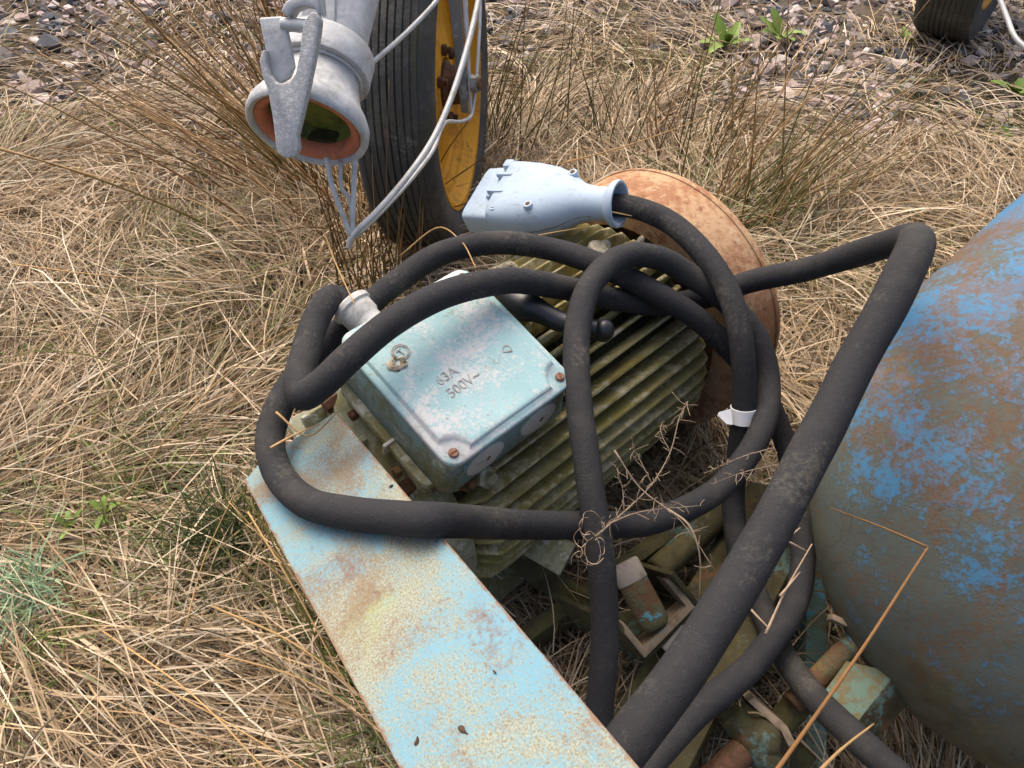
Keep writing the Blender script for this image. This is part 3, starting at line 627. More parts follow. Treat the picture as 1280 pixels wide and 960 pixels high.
for y in (-.022, .022):
    bm = box_bm(.034, .006, .011, (.056*k_, y, .041), .002); link('rib', bm_mesh(bm, True, 40), M['plug'], plug)
bm = box_bm(.02, .02, .02, (.045*k_, .060, .030), .004); link('hinge_lug', bm_mesh(bm, True, 40), M['plug'], plug)
for x, y, z in ((.066,-.044,.0225), (.135,-.039,.0255), (.185,.030,.021)):
    bo = link('screw_boss', lathe_mesh([(0,0),(0,.0085),(.010,.0085),(.0115,.0075),(.0115,0)], 20, Matrix.Translation((x*k_, y*PS*1.05, z*PS)) @ Matrix.Rotation(-math.pi/2, 4, 'Y')), M['plug'], plug)
    link('screw', lathe_mesh([(0,.0045),(.0119,.0045),(.0121,0)], 14, Matrix.Translation((x*k_, y*PS*1.05, z*PS)) @ Matrix.Rotation(-math.pi/2, 4, 'Y')), M['bolt_rust'], bo)
# parting line of the two half shells
sp = [(x*k_, -y*PS*1.12-.0004 if x < .2 else -y*1.05-.0004, -.004-.002*math.sin(x*20)) for x, y in ((.057,.0555),(.075,.0572),(.11,.0558),(.15,.0498),(.18,.0408),(.21,.0328),(.235,.0284))]
link('parting_seam', tube_mesh(catmull(sp, 4), .0007, 6), M['strut'], plug)
sp = [(x*k_, -y*PS*1.12-.0003, -.003) for x, y in ((-.003,.0475),(.03,.0485),(.052,.0485))]
link('parting_seam', tube_mesh(catmull(sp, 3), .0009, 6), M['algae'], plug)

# ------------------------------------------------------------------ wheels
def wheel(name, label, hub, yaw, roll, rad, width, rimr, group):
    m_ = Matrix.Translation(hub) @ Matrix.Rotation(yaw, 4, 'Z') @ Matrix.Rotation(roll, 4, 'Y')
    w = thing(name, label, 'wheel', mat=Matrix.Translation((hub[0], hub[1], 0)), group=group); bpy.context.view_layer.update()
    h = width/2
    prof = [(-h*.55, rimr*.97), (-h*.86, rimr*1.02), (-h*1.02, rimr*1.02+(rad-rimr)*.45), (-h*.97, rad*.955), (-h*.86, rad*.985)]
    for g0 in (-.72, -.54, -.36, -.18, 0, .18, .36, .54, .72):
        prof += [((g0-.07)*h, rad*(1-.012*abs(g0))), ((g0-.025)*h, rad*(1-.012*abs(g0))), ((g0-.018)*h, rad*.988), ((g0+.018)*h, rad*.988), ((g0+.025)*h, rad*(1-.012*abs(g0)))]
    prof += [(h*.86, rad*.985), (h*.97, rad*.955), (h*1.02, rimr*1.02+(rad-rimr)*.45), (h*.86, rimr*1.02), (h*.55, rimr*.97)]
    tyre = link('tyre', lathe_mesh(prof, 96, m_, False), M['tyre'], w, world=True)
    rp = [(h*.80, rimr*1.03), (h*.88, rimr*1.015), (h*.86, rimr*.97), (h*.66, rimr*.94), (h*.55, rimr*.89), (h*.50, rimr*.885), (h*.44, rimr*.84), (h*.30, rimr*.83), (h*.26, rimr*.79), (h*.14, rimr*.78), (h*.10, rimr*.70), (h*.22, rimr*.5), (h*.42, rimr*.36), (h*.44, rimr*.22), (h*.30, rimr*.2), (-h*.3, rimr*.2), (-h*.3, rimr*.9), (-h*.88, rimr*1.015), (-h*.8, rimr*1.03)]
    rim = link('rim', lathe_mesh(rp, 96, m_, False), M['yellow'], w, world=True)
    link('hub', lathe_mesh([(-h*.3,.0),(-h*.3,.06),(h*.5,.06),(h*.6,.05),(h*1.05,.045),(h*1.1,.03),(h*1.1,0)], 28, m_), M['bolt_rust'], w, world=True)
    for k in range(6):
        a = k*math.pi/3
        link('wheel_nut', lathe_mesh([(h*.40,.0),(h*.40,.014),(h*.56,.014),(h*.57,.008),(h*.7,.008),(h*.7,0)], 6, m_ @ Matrix.Rotation(a,4,'X') @ Matrix.Translation((0,0,rimr*.29))), M['bolt_rust'], rim, world=True)
    return w, m_
hub1 = Vector((-.215, 1.95, .42)); 
wh, wm = wheel('trailer_wheel', 'narrow black tyre on a yellow rim behind the grey pipe coupling', hub1, R(-7), R(-2), .425, .185, .318, 'trailer wheels')
g2_ = ground_at(1194, 56); 
wheel('trailer_wheel', 'black tyre standing on the gravel beyond the rusted drum and tank', Vector((g2_.x+.02, g2_.y+.12, .37)), R(-38), 0, .375, .22, .24, 'trailer wheels')
# strut, axle bolt and wires beside the wheel
st_ = thing('wheel_strut', 'dark grey flat steel strut with a bolt crossing the yellow rim', 'strut', tuple(ground_at(590, 150))); bpy.context.view_layer.update()
P = [at(556,-40,1.60), at(574,-40,1.60), at(586,142,1.72), at(577,140,1.72)]
link('flat_bar', bm_mesh(prism_bm(P, (P[1]-P[0]).cross(P[2]-P[0]), .008, .001), True, 30), M['strut'], st_, world=True)
P = [at(575,-40,1.597), at(581,-40,1.61), at(589,141,1.73), at(587,142,1.72)]
link('flat_bar', bm_mesh(prism_bm(P, (P[1]-P[0]).cross(P[2]-P[0]), .004, .0005), True, 30), M['galv'], st_, world=True)
link('bolt', rod(at(576,104,1.72), at(601,105,1.70), .013, 16), M['bolt_rust'], st_, world=True)
link('nut', lathe_mesh([(0,0),(0,.019),(.022,.019),(.024,.016),(.024,0)], 6, frame_x(at(587,104,1.71), at(601,105,1.70)-at(587,104,1.71))), M['strut'], st_, world=True)
link('bolt_washer', lathe_mesh([(0,0),(0,.024),(.004,.024),(.004,0)], 20, frame_x(at(583,104,1.712), at(601,105,1.70)-at(587,104,1.71))), M['galv'], st_, world=True)
def wire(pts, r, label, extra=()):
    o = link('wire_rod', tube_mesh(catmull([at(*p) for p in pts], 8), r, 10), M['wire'], None, world=True); tag(o, label, 'wire rod', 'galvanised wire bails')
    return o
w1 = wire([(436,310,1.37), (440,296,1.36), (468,268,1.375), (505,226,1.40), (540,176,1.43), (562,128,1.45), (580,74,1.47), (594,20,1.49), (606,-40,1.51)], .0058, 'bent galvanised rod rising in front of the yellow wheel rim')
link('wire_prong', tube_mesh(catmull([at(*p) for p in ((408,196,1.33), (414,228,1.34), (428,268,1.35), (439,296,1.36))], 6), .0050, 10), M['wire'], w1, world=True)
link('wire_prong', tube_mesh(catmull([at(*p) for p in ((444,192,1.34), (442,240,1.35), (440,296,1.362))], 6), .0048, 10), M['wire'], w1, world=True)
link('wire_prong', tube_mesh(catmull([at(*p) for p in ((426,200,1.345), (427,235,1.35), (437,250,1.355), (439,292,1.365))], 6), .0040, 10), M['wire'], w1, world=True)
wire([(456,86,1.40), (480,66,1.42), (512,37,1.45), (548,-2,1.48), (570,-40,1.5)], .0046, 'thin straight galvanised rod between the pipe collar and the strut')
wire([(596,-40,1.70), (600,0,1.71), (598,60,1.72), (592,130,1.73), (588,146,1.72), (576,152,1.69), (560,152,1.64), (552,160,1.58), (540,190,1.52), (500,240,1.45), (446,296,1.38)], .0042, 'thin hooked galvanised wire hanging behind the strut bolt')
wire([(1243,-20,1.9), (1258,20,1.88), (1270,48,1.86), (1290,66,1.84)], .006, 'pale bent wire rod hanging by the far tyre')

# ------------------------------------------------------------------ pipe coupling
CMp = at(384, 163, 1.28); q = Vector((.144, .906, .423)).normalized()
CX = frame_x(CMp, q)
cp = thing('pipe_coupling', 'galvanised pipe end with lever clamp, orange rubber seal and algae inside', 'pipe coupling', mat=Matrix.Translation((CMp.x, CMp.y, 0))); bpy.context.view_layer.update()
def cl(name, prof, mat, sides=56, closed=False): return link(name, lathe_mesh(prof, sides, CX, closed), M[mat], cp, world=True)
cl('bell', [(.012,.086),(.004,.0885),(-.002,.092),(-.004,.097),(-.001,.1005),(.006,.102),(.02,.1005),(.035,.093),(.05,.082),(.075,.073),(.10,.0665),(.135,.064)], 'galv')
cl('seal_ring', [(.013,.0865),(.005,.0885),(.002,.086),(.003,.078),(.010,.071),(.022,.069),(.030,.072)], 'seal')
cl('inner_wall', [(.020,.0715),(.042,.069),(.048,.064),(.050,.03),(.052,.0)], 'algae')
cl('pipe', [(.10,.0625),(.12,.0632),(.75,.0632),(1.0,.0632)], 'galv')
cl('collar', [(.112,.064),(.108,.072),(.109,.0815),(.113,.083),(.155,.083),(.159,.081),(.160,.074),(.156,.064)], 'galv')
cl('collar_lip', [(.104,.064),(.103,.070),(.107,.072),(.110,.070),(.111,.064)], 'galv')
# dirt lying in the mouth
bm = bmesh.new(); bmesh.ops.create_icosphere(bm, subdivisions=4, radius=1)
for v_ in bm.verts: v_.co = Vector((v_.co.x*.016+.036, v_.co.y*.034, v_.co.z*.005-.066))
wobble(bm, .006, 70); bm.transform(CX); link('leaf_dirt', bm_mesh(bm), M['fin_dark'], cp, world=True)
# yoke lever and tongue: lie over the top of the bell
xq = q; yq = Vector((0,0,1)).cross(xq).normalized(); zq = xq.cross(yq)
top0 = CMp+zq*.147+q*.03; nl = (zq*.80-q*.6).normalized()
YK = [(346,190),(344,178),(341,150),(334,112),(327,94),(324,76),(327,64),(331,62),(332,76),(336,92),(343,102),(352,105),(362,102),(369,92),(374,68),(377,40),(381,24),(389,14),(396,16),(400,26),(398,44),(391,82),(383,120),(376,150),(371,170),(373,186),(368,196),(358,198),(352,196)]
P = [on_plane(x, y, top0, nl) for x, y in YK]
yo = link('lever_yoke', bm_mesh(prism_bm(P, nl, .016, .0022), True, 60), M['cast'], cp, world=True)
TG = [(323,22),(352,20),(357,34),(363,60),(367,84),(361,98),(350,104),(341,100),(336,88),(330,56)]
P = [on_plane(x, y, top0-nl*.012, nl) for x, y in TG]
link('lever_tongue', bm_mesh(prism_bm(P, nl, .012, .003), True, 60), M['galv'], cp, world=True)
link('lever_pin', rod(on_plane(352, 30, top0-nl*.018, nl), on_plane(386, 33, top0-nl*.018, nl), .010, 18), M['galv'], cp, world=True)
AR = [(350,14),(356,2),(368,-6),(385,-10),(398,-6),(400,20),(392,10),(378,8),(366,12),(360,22)]
P = [on_plane(x, y, top0-nl*.006, nl) for x, y in AR]
link('lever_arm', bm_mesh(prism_bm(P, nl, .03, .003), True, 60), M['galv'], cp, world=True)
P = [CMp+q*.16+zq*.06+yq*.03, CMp+q*.16+zq*.06-yq*.03, CMp+q*.30+zq*.115-yq*.02, CMp+q*.30+zq*.115+yq*.02]
link('lever_lug', bm_mesh(prism_bm(P, zq, .012, .002), True, 40), M['galv'], cp, world=True)

# ------------------------------------------------------------------ vegetation
SWIRL = .16
def ribbons(roots, dirs, lens, wid, lift, droop, cols, seg=4, tipcol=None, kink=0.0, z0=None):
    """vectorised blades: each a bent ribbon; dirs = unit horizontal heading, lift = rise per length, droop = fall"""
    n = len(roots); u = np.linspace(0, 1, seg+1)
    side = np.stack([-dirs[:,1], dirs[:,0], np.zeros(n)], 1)
    swirl = RNG.normal(0, SWIRL, (n,1)); swirl2 = RNG.normal(0, kink, (n,1))
    uu = u[None,:]
    hor = lens[:,None]*uu*np.sqrt(np.clip(1-lift[:,None]**2, .05, 1))
    ver = lens[:,None]*(lift[:,None]*uu-droop[:,None]*uu**2)
    lat = lens[:,None]*(swirl*uu**2+swirl2*np.sin(uu*5))
    P = roots[:,None,:]+dirs[:,None,:]*hor[:,:,None]+side[:,None,:]*lat[:,:,None]; P[:,:,2] += ver
    if z0 is not None: P[:,:,2] = np.maximum(P[:,:,2], z0)
    prof = np.array([.75]+[1.0]*(seg-1)+[.15])[None,:,None]*wid[:,None,None]*.5
    tw = RNG.uniform(-.9, .9, (n,1)); wv = side[:,None,:]*np.cos(tw)[:,:,None]+np.array([0,0,1.])[None,None,:]*np.sin(tw)[:,:,None]
    L_ = P-wv*prof; R_ = P+wv*prof
    V = np.stack([L_, R_], 2).reshape(-1, 3)
    b = (np.arange(n)*(seg+1)*2)[:,None]+(np.arange(seg)*2)[None,:]
    Fq = np.stack([b, b+1, b+3, b+2], 2).reshape(-1, 4)
    C = cols[:,None,:]*np.ones((1,(seg+1)*2,1))
    if tipcol is not None:
        w_ = np.repeat(u, 2)[None,:,None]; C = C*(1-w_)+tipcol[:,None,:]*w_
    return V, Fq, C.reshape(-1,3)
def np_mesh(name, parts, mat):
    V = np.concatenate([p[0] for p in parts]); off = 0; Fs = []
    for p in parts: Fs.append(p[1]+off); off += len(p[0])
    Fq = np.concatenate(Fs); C = np.concatenate([p[2] for p in parts])
    me = bpy.data.meshes.new(name); k = Fq.shape[1]
    me.vertices.add(len(V)); me.vertices.foreach_set('co', V.ravel())
    me.loops.add(Fq.size); me.loops.foreach_set('vertex_index', Fq.ravel())
    me.polygons.add(len(Fq)); me.polygons.foreach_set('loop_start', np.arange(0, Fq.size, k)); me.polygons.foreach_set('loop_total', np.full(len(Fq), k))
    at_ = me.color_attributes.new('Col', 'FLOAT_COLOR', 'POINT'); at_.data.foreach_set('color', np.concatenate([C, np.ones((len(C),1))], 1).ravel())
    me.update(); me.validate(); me.polygons.foreach_set('use_smooth', [True]*len(me.polygons))
    return link(name, me, mat)
PAL = np.array([srgb(212,190,158)[:3], srgb(194,170,136)[:3], srgb(178,152,114)[:3], srgb(228,212,182)[:3], srgb(148,122,88)[:3], srgb(106,86,60)[:3], srgb(206,184,154)[:3]])
PW = np.array([.20,.22,.18,.12,.12,.08,.08])
def pick(n, pal=PAL, w=PW): 
    return pal[RNG.choice(len(pal), n, p=w)]*RNG.uniform(.55, 1.2, (n,1))
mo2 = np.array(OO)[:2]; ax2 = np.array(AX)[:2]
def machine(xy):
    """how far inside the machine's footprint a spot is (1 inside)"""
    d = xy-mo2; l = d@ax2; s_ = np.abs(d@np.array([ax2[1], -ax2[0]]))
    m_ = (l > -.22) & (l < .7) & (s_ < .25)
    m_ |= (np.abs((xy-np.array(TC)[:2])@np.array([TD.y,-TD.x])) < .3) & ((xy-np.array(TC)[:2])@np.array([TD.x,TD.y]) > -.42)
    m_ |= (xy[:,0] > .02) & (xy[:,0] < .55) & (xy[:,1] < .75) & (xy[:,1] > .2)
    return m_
def gzv(xy): return np.array([gz(a, b) for a, b in xy])
def nz2(xy, s, k): return np.array([mnoise.noise(Vector((a*s, b*s, k))) for a, b in xy])
def scatter(n, x0, x1, y0, y1): return np.stack([RNG.uniform(x0, x1, n), RNG.uniform(y0, y1, n)], 1)
def heads(n, bias=None, spread=math.pi):
    a = RNG.uniform(-math.pi, math.pi, n) if bias is None else bias+RNG.normal(0, spread, n)
    return np.stack([np.cos(a), np.sin(a), np.zeros(n)], 1)
parts = []
def litter(n, reg, lr, wr, liftm, zr, far=False):
    xy = scatter(n, *reg)
    if far:
        k = nz2(xy, 1.3, 5)+.6*nz2(xy, 3.5, 8)-.16*np.clip(xy[:,1]-2.6, -2, 3)+.18*np.clip(1.2-np.abs(xy[:,0]-.3), -1.5, 1)
        k = k-.45*np.clip(xy[:,0]-.9, 0, 1.2)*(xy[:,1] > 2.1)-.3*np.clip(-xy[:,0]-1.2, 0, 1)
        xy = xy[k > RNG.uniform(-.9, .1, len(xy))]
    n = len(xy)
    ang = 2.2*nz2(xy, 1.1, 20)*math.pi
    h = heads(n); al = RNG.random(n) < .7
    hb = ang+RNG.normal(0, .38, n); h[al] = np.stack([np.cos(hb), np.sin(hb), np.zeros(n)], 1)[al]
    mac = machine(xy); lift = np.clip(RNG.normal(liftm, .16, n), 0, .95); lift[mac] = np.clip(RNG.normal(.06,.05,mac.sum()), 0, .2)
    lens = RNG.uniform(*lr, n)*np.where(mac, .8, 1); droop = lift*RNG.uniform(.5, 1.15, n)
    z = gzv(xy)+RNG.uniform(*zr, n)*np.where(mac, .4, 1)
    c = pick(n)*(1+.35*nz2(xy, 2.3, 44)+.2*nz2(xy, 6, 46))[:,None]; c[mac] *= .62  # straw under the machine is darkened: its shade is put into the colour
    gr = nz2(xy, 1.9, 31)+.5*nz2(xy, 5, 33) > .22; gsel = gr & (RNG.random(n) < .4); c[gsel] = np.array(srgb(112,112,62)[:3])*RNG.uniform(.6, 1.3, (gsel.sum(),1))
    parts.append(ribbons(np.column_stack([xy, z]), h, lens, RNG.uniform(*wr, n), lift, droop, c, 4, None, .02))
litter(22000, (-1.9, 1.9, .05, 2.3), (.08,.30), (.0014,.0036), .07, (.0,.07))
litter(22000, (-1.9, 1.9, .05, 2.3), (.18,.46), (.0013,.0034), .20, (.0,.09))
litter(2600, (-1.9, 1.5, .05, 2.2), (.06,.24), (.004,.0075), .14, (.02,.09))
litter(9000, (-1.9, 1.9, .05, 2.2), (.25,.55), (.0014,.0034), .34, (.0,.06))
litter(26000, (-3.2, 3.6, 2.1, 5.2), (.04,.2), (.0018,.004), .12, (.0,.04), True)
litter(15000, (-3.2, 3.6, 2.0, 5.0), (.1,.34), (.0018,.004), .40, (.0,.03), True)
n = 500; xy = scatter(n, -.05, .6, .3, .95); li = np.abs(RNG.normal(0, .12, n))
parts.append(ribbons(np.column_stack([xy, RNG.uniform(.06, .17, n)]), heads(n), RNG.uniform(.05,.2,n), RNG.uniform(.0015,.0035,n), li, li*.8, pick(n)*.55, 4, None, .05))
# combed thatch tufts: many blades from one root falling one way
tuf = scatter(120, -1.7, 1.6, .15, 2.6); tuf = tuf[~machine(tuf)]
for t0 in tuf:
    n = RNG.integers(110, 230); b = 2.2*mnoise.noise(Vector((t0[0]*1.1, t0[1]*1.1, 20)))*math.pi+RNG.normal(0, .6)
    xy = t0+RNG.normal(0, .03, (n,2)); lift = np.clip(RNG.normal(.52, .2, n), .1, .92)
    parts.append(ribbons(np.column_stack([xy, gzv(xy)+.01]), heads(n, b, .38), RNG.uniform(.18,.48,n), RNG.uniform(.0014,.0036,n), lift, lift*RNG.uniform(.6,1.15,n), pick(n)*RNG.uniform(.75,1.15), 6, None, .015))
# taller dry grass standing round the wheel, drum and pipe
for px, py, n, b, sp, L0 in ((470,300,260,2.6,.9,.40), (430,290,260,2.9,.6,.42), (545,310,180,-1.6,1.0,.34), (600,230,220,1.0,.8,.36), (640,200,200,1.4,.9,.34), (380,330,240,3.0,.6,.42), (330,380,240,-2.8,.6,.40), (1000,330,200,.4,.8,.34), (960,270,200,.8,.8,.34), (1010,430,160,-.4,1.0,.28)):
    c0 = np.array(ground_at(px, py))[:2]; xy = c0+RNG.normal(0, .07, (n,2)); lift = np.clip(RNG.normal(.72, .17, n), .2, .97)
    parts.append(ribbons(np.column_stack([xy, gzv(xy)+.01]), heads(n, b, sp), RNG.uniform(.5,1.15,n)*L0, RNG.uniform(.0014,.0034,n), lift, lift*RNG.uniform(.2,.9,n), pick(n)*.9, 6, None, .015))
gro = np_mesh('dry_grass', parts, M['straw']); tag(gro, 'matted pale dry grass and straw covering the ground', 'dry grass', kind='stuff')
# young green blades in patches
parts = []
for px, py, n, sp, ln in ((60,770,150,.06,.13), (290,690,260,.06,.16), (200,700,110,.12,.13), (110,830,80,.12,.12), (30,640,90,.12,.13), (230,590,90,.12,.13), (400,800,70,.06,.13), (150,655,60,.06,.1), (330,770,70,.07,.1), (170,560,60,.09,.1), (60,440,70,.12,.14), (480,930,70,.05,.2), (870,215,70,.12,.14), (760,120,80,.18,.14), (640,230,70,.1,.16), (1150,150,60,.2,.12), (1250,170,60,.1,.12), (950,290,60,.1,.15), (370,250,120,.12,.2), (100,260,50,.2,.12), (240,340,60,.15,.12), (30,940,40,.08,.1), (1000,250,50,.15,.14)):
    c0 = np.array(ground_at(px, py))[:2]; xy = c0+RNG.normal(0, sp*.6, (n,2)); lift = np.clip(RNG.normal(.65, .2, n), .2, .97)
    c = np.array(srgb(96,112,46)[:3])*RNG.uniform(.5, 1.3, (n,1)); k = RNG.random(n) < .3; c[k] = np.array(srgb(140,150,96)[:3])
    if px == 60 and py == 770: c = np.array(srgb(140,168,128)[:3])*RNG.uniform(.7, 1.15, (n,1))
    if px == 290: c = np.array(srgb(58,76,34)[:3])*RNG.uniform(.5, 1.3, (n,1))
    parts.append(ribbons(np.column_stack([xy, gzv(xy)+(.075 if c0[1] < 1.9 else .02)]), heads(n), RNG.uniform(.5,1.1,n)*ln, RNG.uniform(.0014,.0032,n), lift, lift*RNG.uniform(.1,.7,n), c, 4))
gg = np_mesh('green_grass', parts, M['green']); tag(gg, 'thin young green grass blades growing through the straw', 'green grass', kind='stuff')

# gravel
def ico():
    bm = bmesh.new(); bmesh.ops.create_icosphere(bm, subdivisions=1, radius=1)
    V = np.array([v.co[:] for v in bm.verts]); Fq = np.array([[v.index for v in f.verts] for f in bm.faces]); bm.free(); return V, Fq
IV, IF = ico()
SPAL = np.array([srgb(184,166,158)[:3], srgb(160,142,134)[:3], srgb(200,188,180)[:3], srgb(92,94,98)[:3], srgb(66,70,76)[:3], srgb(140,132,126)[:3], srgb(120,112,106)[:3]])
SW = np.array([.24,.18,.12,.17,.11,.10,.08])
def stones(xy, size, cols):
    n = len(xy); out = []
    sc = size[:,None]*np.stack([RNG.uniform(.7,1.4,n), RNG.uniform(.6,1.1,n), RNG.uniform(.35,.8,n)], 1)
    a = RNG.uniform(0, 2*math.pi, n); ca, sa = np.cos(a), np.sin(a)
    jit = RNG.normal(0, .17, (n, len(IV), 3)); V = (IV[None]+jit)*sc[:,None,:]
    tx = RNG.normal(0, .3, n); V[:,:,2] += V[:,:,0]*tx[:,None]
    X = V[:,:,0]*ca[:,None]-V[:,:,1]*sa[:,None]; Y = V[:,:,0]*sa[:,None]+V[:,:,1]*ca[:,None]
    V = np.stack([X+xy[:,0:1], Y+xy[:,1:2], V[:,:,2]+(gzv(xy)+sc[:,2]*.35)[:,None]], 2)
    Fq = (IF[None]+(np.arange(n)*len(IV))[:,None,None]).reshape(-1, 3)
    return V.reshape(-1,3), Fq, np.repeat(cols, len(IV), 0)
xy = scatter(26000, -3.4, 3.8, 1.9, 5.4)
k = -(nz2(xy, 1.3, 5)+.6*nz2(xy, 3.5, 8)-.20*np.clip(xy[:,1]-2.8, -2, 3)+.10*np.clip(1.2-np.abs(xy[:,0]-.3), -1.5, 1))+.35*np.clip(xy[:,0]-.9, 0, 1.2)
xy = xy[k > RNG.uniform(-.5, .35, len(xy))]
gs = np_mesh('gravel', [stones(xy, RNG.gamma(2.2, .0050, len(xy))+.004, pick(len(xy), SPAL, SW))], M['stone'])
gs.data.polygons.foreach_set('use_smooth', [False]*len(gs.data.polygons)); tag(gs, 'pinkish and grey gravel scattered between the dry grass', 'gravel', kind='stuff')
for i in range(46):
    if i < 26: px, py = random.uniform(720, 1280), random.uniform(5, 240)
    else: px, py = random.uniform(5, 330), random.uniform(5, 150)
    if px > 1060 and py > 180 or 1120 < px < 1260 and py < 60: continue
    p = ground_at(px, py); dark = random.random() < .6; s_ = random.uniform(.026, .048)
    c_ = SPAL[3 + (i % 2)] if dark else SPAL[i % 3]
    Vv, Fq, Cc = stones(np.zeros((1,2)), np.array([s_]), np.array([c_])*random.uniform(.8,1.15))
    me = bpy.data.meshes.new('stone'); me.from_pydata(Vv.tolist(), [], Fq.tolist()); ca_ = me.color_attributes.new('Col', 'FLOAT_COLOR', 'POINT')
    ca_.data.foreach_set('color', np.column_stack([Cc, np.ones(len(Cc))]).ravel()); me.update()
    o = link('stone', me, M['stone'], None, (p.x, p.y, gz(p.x, p.y)+s_*.1))
    side = 'beyond the rusted drum' if i < 26 else 'beyond the rushes by the pipe'
    tag(o, ('dark slate grey angular stone in the gravel ' if dark else 'pale pinkish stone in the gravel ')+side, 'stone', ('dark' if dark else 'pale')+' stones '+side)

# rushes: stems are separate parts
def stem_mesh(pts, r0, r1, c0, c1, sides=5, n=5):
    P = catmull(pts, n); L = len(P); me = tube_mesh(P, np.linspace(r0, r1, L), sides)
    u = np.repeat(np.linspace(0, 1, L), sides)[:,None]; C = np.array(c0)*(1-u)+np.array(c1)*u
    ca_ = me.color_attributes.new('Col', 'FLOAT_COLOR', 'POINT'); ca_.data.foreach_set('color', np.column_stack([C, np.ones(len(C))]).ravel())
    return me
GR, OL, BR, TN, DK = [np.array(srgb(*c)[:3]) for c in ((84,94,40), (112,104,52), (128,92,54), (186,150,100), (66,50,36))]
def rushes(label, px, py, n, head, spread, lean, L, seed, rad=.0022, cols=((GR,BR),(OL,BR),(BR,TN)), sz=.06, group=None):
    rad *= 1.25; rn = random.Random(seed); c0 = ground_at(px, py)
    t_ = thing('rush_clump', label, 'rush clump', (c0.x, c0.y, gz(c0.x, c0.y)), group=group)
    for i in range(n):
        a = R(head)+rn.gauss(0, R(spread)); le = max(.05, min(1.45, rn.gauss(R(lean[0]), R(lean[1])))); ln = L*rn.uniform(.5, 1.05)
        b = Vector((rn.gauss(0, sz), rn.gauss(0, sz), 0)); d = Vector((math.sin(a), math.cos(a), 0)); P = []
        bend = rn.uniform(.0, .35)
        for k in range(4):
            u = k/3; e = le+bend*u; P.append(b+d*(ln*u*math.sin(e))+Vector((0,0,ln*u*math.cos(e)))+Vector((rn.gauss(0,.006), rn.gauss(0,.006), 0))*u)
        ca_, cb = cols[rn.randrange(len(cols))]; k = rn.uniform(.65, 1.2)
        link('stem', stem_mesh(P, rad*rn.uniform(.7,1.25), rad*.35, ca_*k, cb*k), M['green'], t_)
    return t_
rushes('big clump of brown and olive rushes fanning out left of the pipe coupling', 430, 262, 125, -60, 24, (52,17), 1.0, 1, .0030, ((OL,TN),(BR,TN),(OL,BR),(GR,BR),(BR,BR)), .09)
rushes('short upright rushes around the wire bail below the pipe coupling', 465, 300, 40, 0, 90, (28,16), .5, 2, .0022, ((GR,OL),(DK,OL),(OL,BR)), .05)
rushes('rushes standing behind the pipe coupling beside the tyre', 400, 150, 55, -30, 40, (22,14), .8, 12, .0022, ((GR,BR),(OL,BR),(BR,TN)), .08)
rushes('thin brown rush stems standing in front of the tyre tread', 478, 396, 40, 10, 40, (12,7), .66, 22, .0019, ((GR,BR),(OL,BR),(BR,BR),(BR,TN)), .06)
rushes('rushes growing against the yellow wheel beside the strut', 612, 205, 42, 25, 26, (26,12), .62, 3, .0021, ((GR,BR),(OL,BR),(GR,OL)), .05)
rushes('sparse dark rush stems behind the pale plug', 735, 196, 16, -5, 50, (24,10), .55, 4, .0020, ((GR,DK),(GR,BR)), .10)
rushes('rushes leaning away to the right from behind the rusted drum', 915, 300, 64, 52, 24, (46,15), .75, 5, .0026, ((GR,OL),(OL,BR),(BR,TN),(GR,BR)), .07)
rushes('rushes standing behind the top of the rusted drum', 860, 205, 46, 25, 30, (32,14), .5, 15, .0020, ((GR,BR),(BR,TN),(DK,BR)), .09)
rushes('green rush stems squeezed against the left flange of the blue channel', 470, 880, 22, -35, 14, (50,10), .5, 6, .0024, ((GR,OL),(GR,TN)), .03)
rushes('dark green fine rush tuft beside the corner of the blue channel', 300, 730, 120, 0, 120, (38,20), .30, 7, .0012, ((GR*.6,GR*.8),(GR*.8,GR)), .03)
rushes('dark dead stems lying in the straw, with no leaves', 40, 430, 14, -50, 22, (66,8), .55, 8, .0034, ((DK,DK*1.3),(DK,BR)), .05)
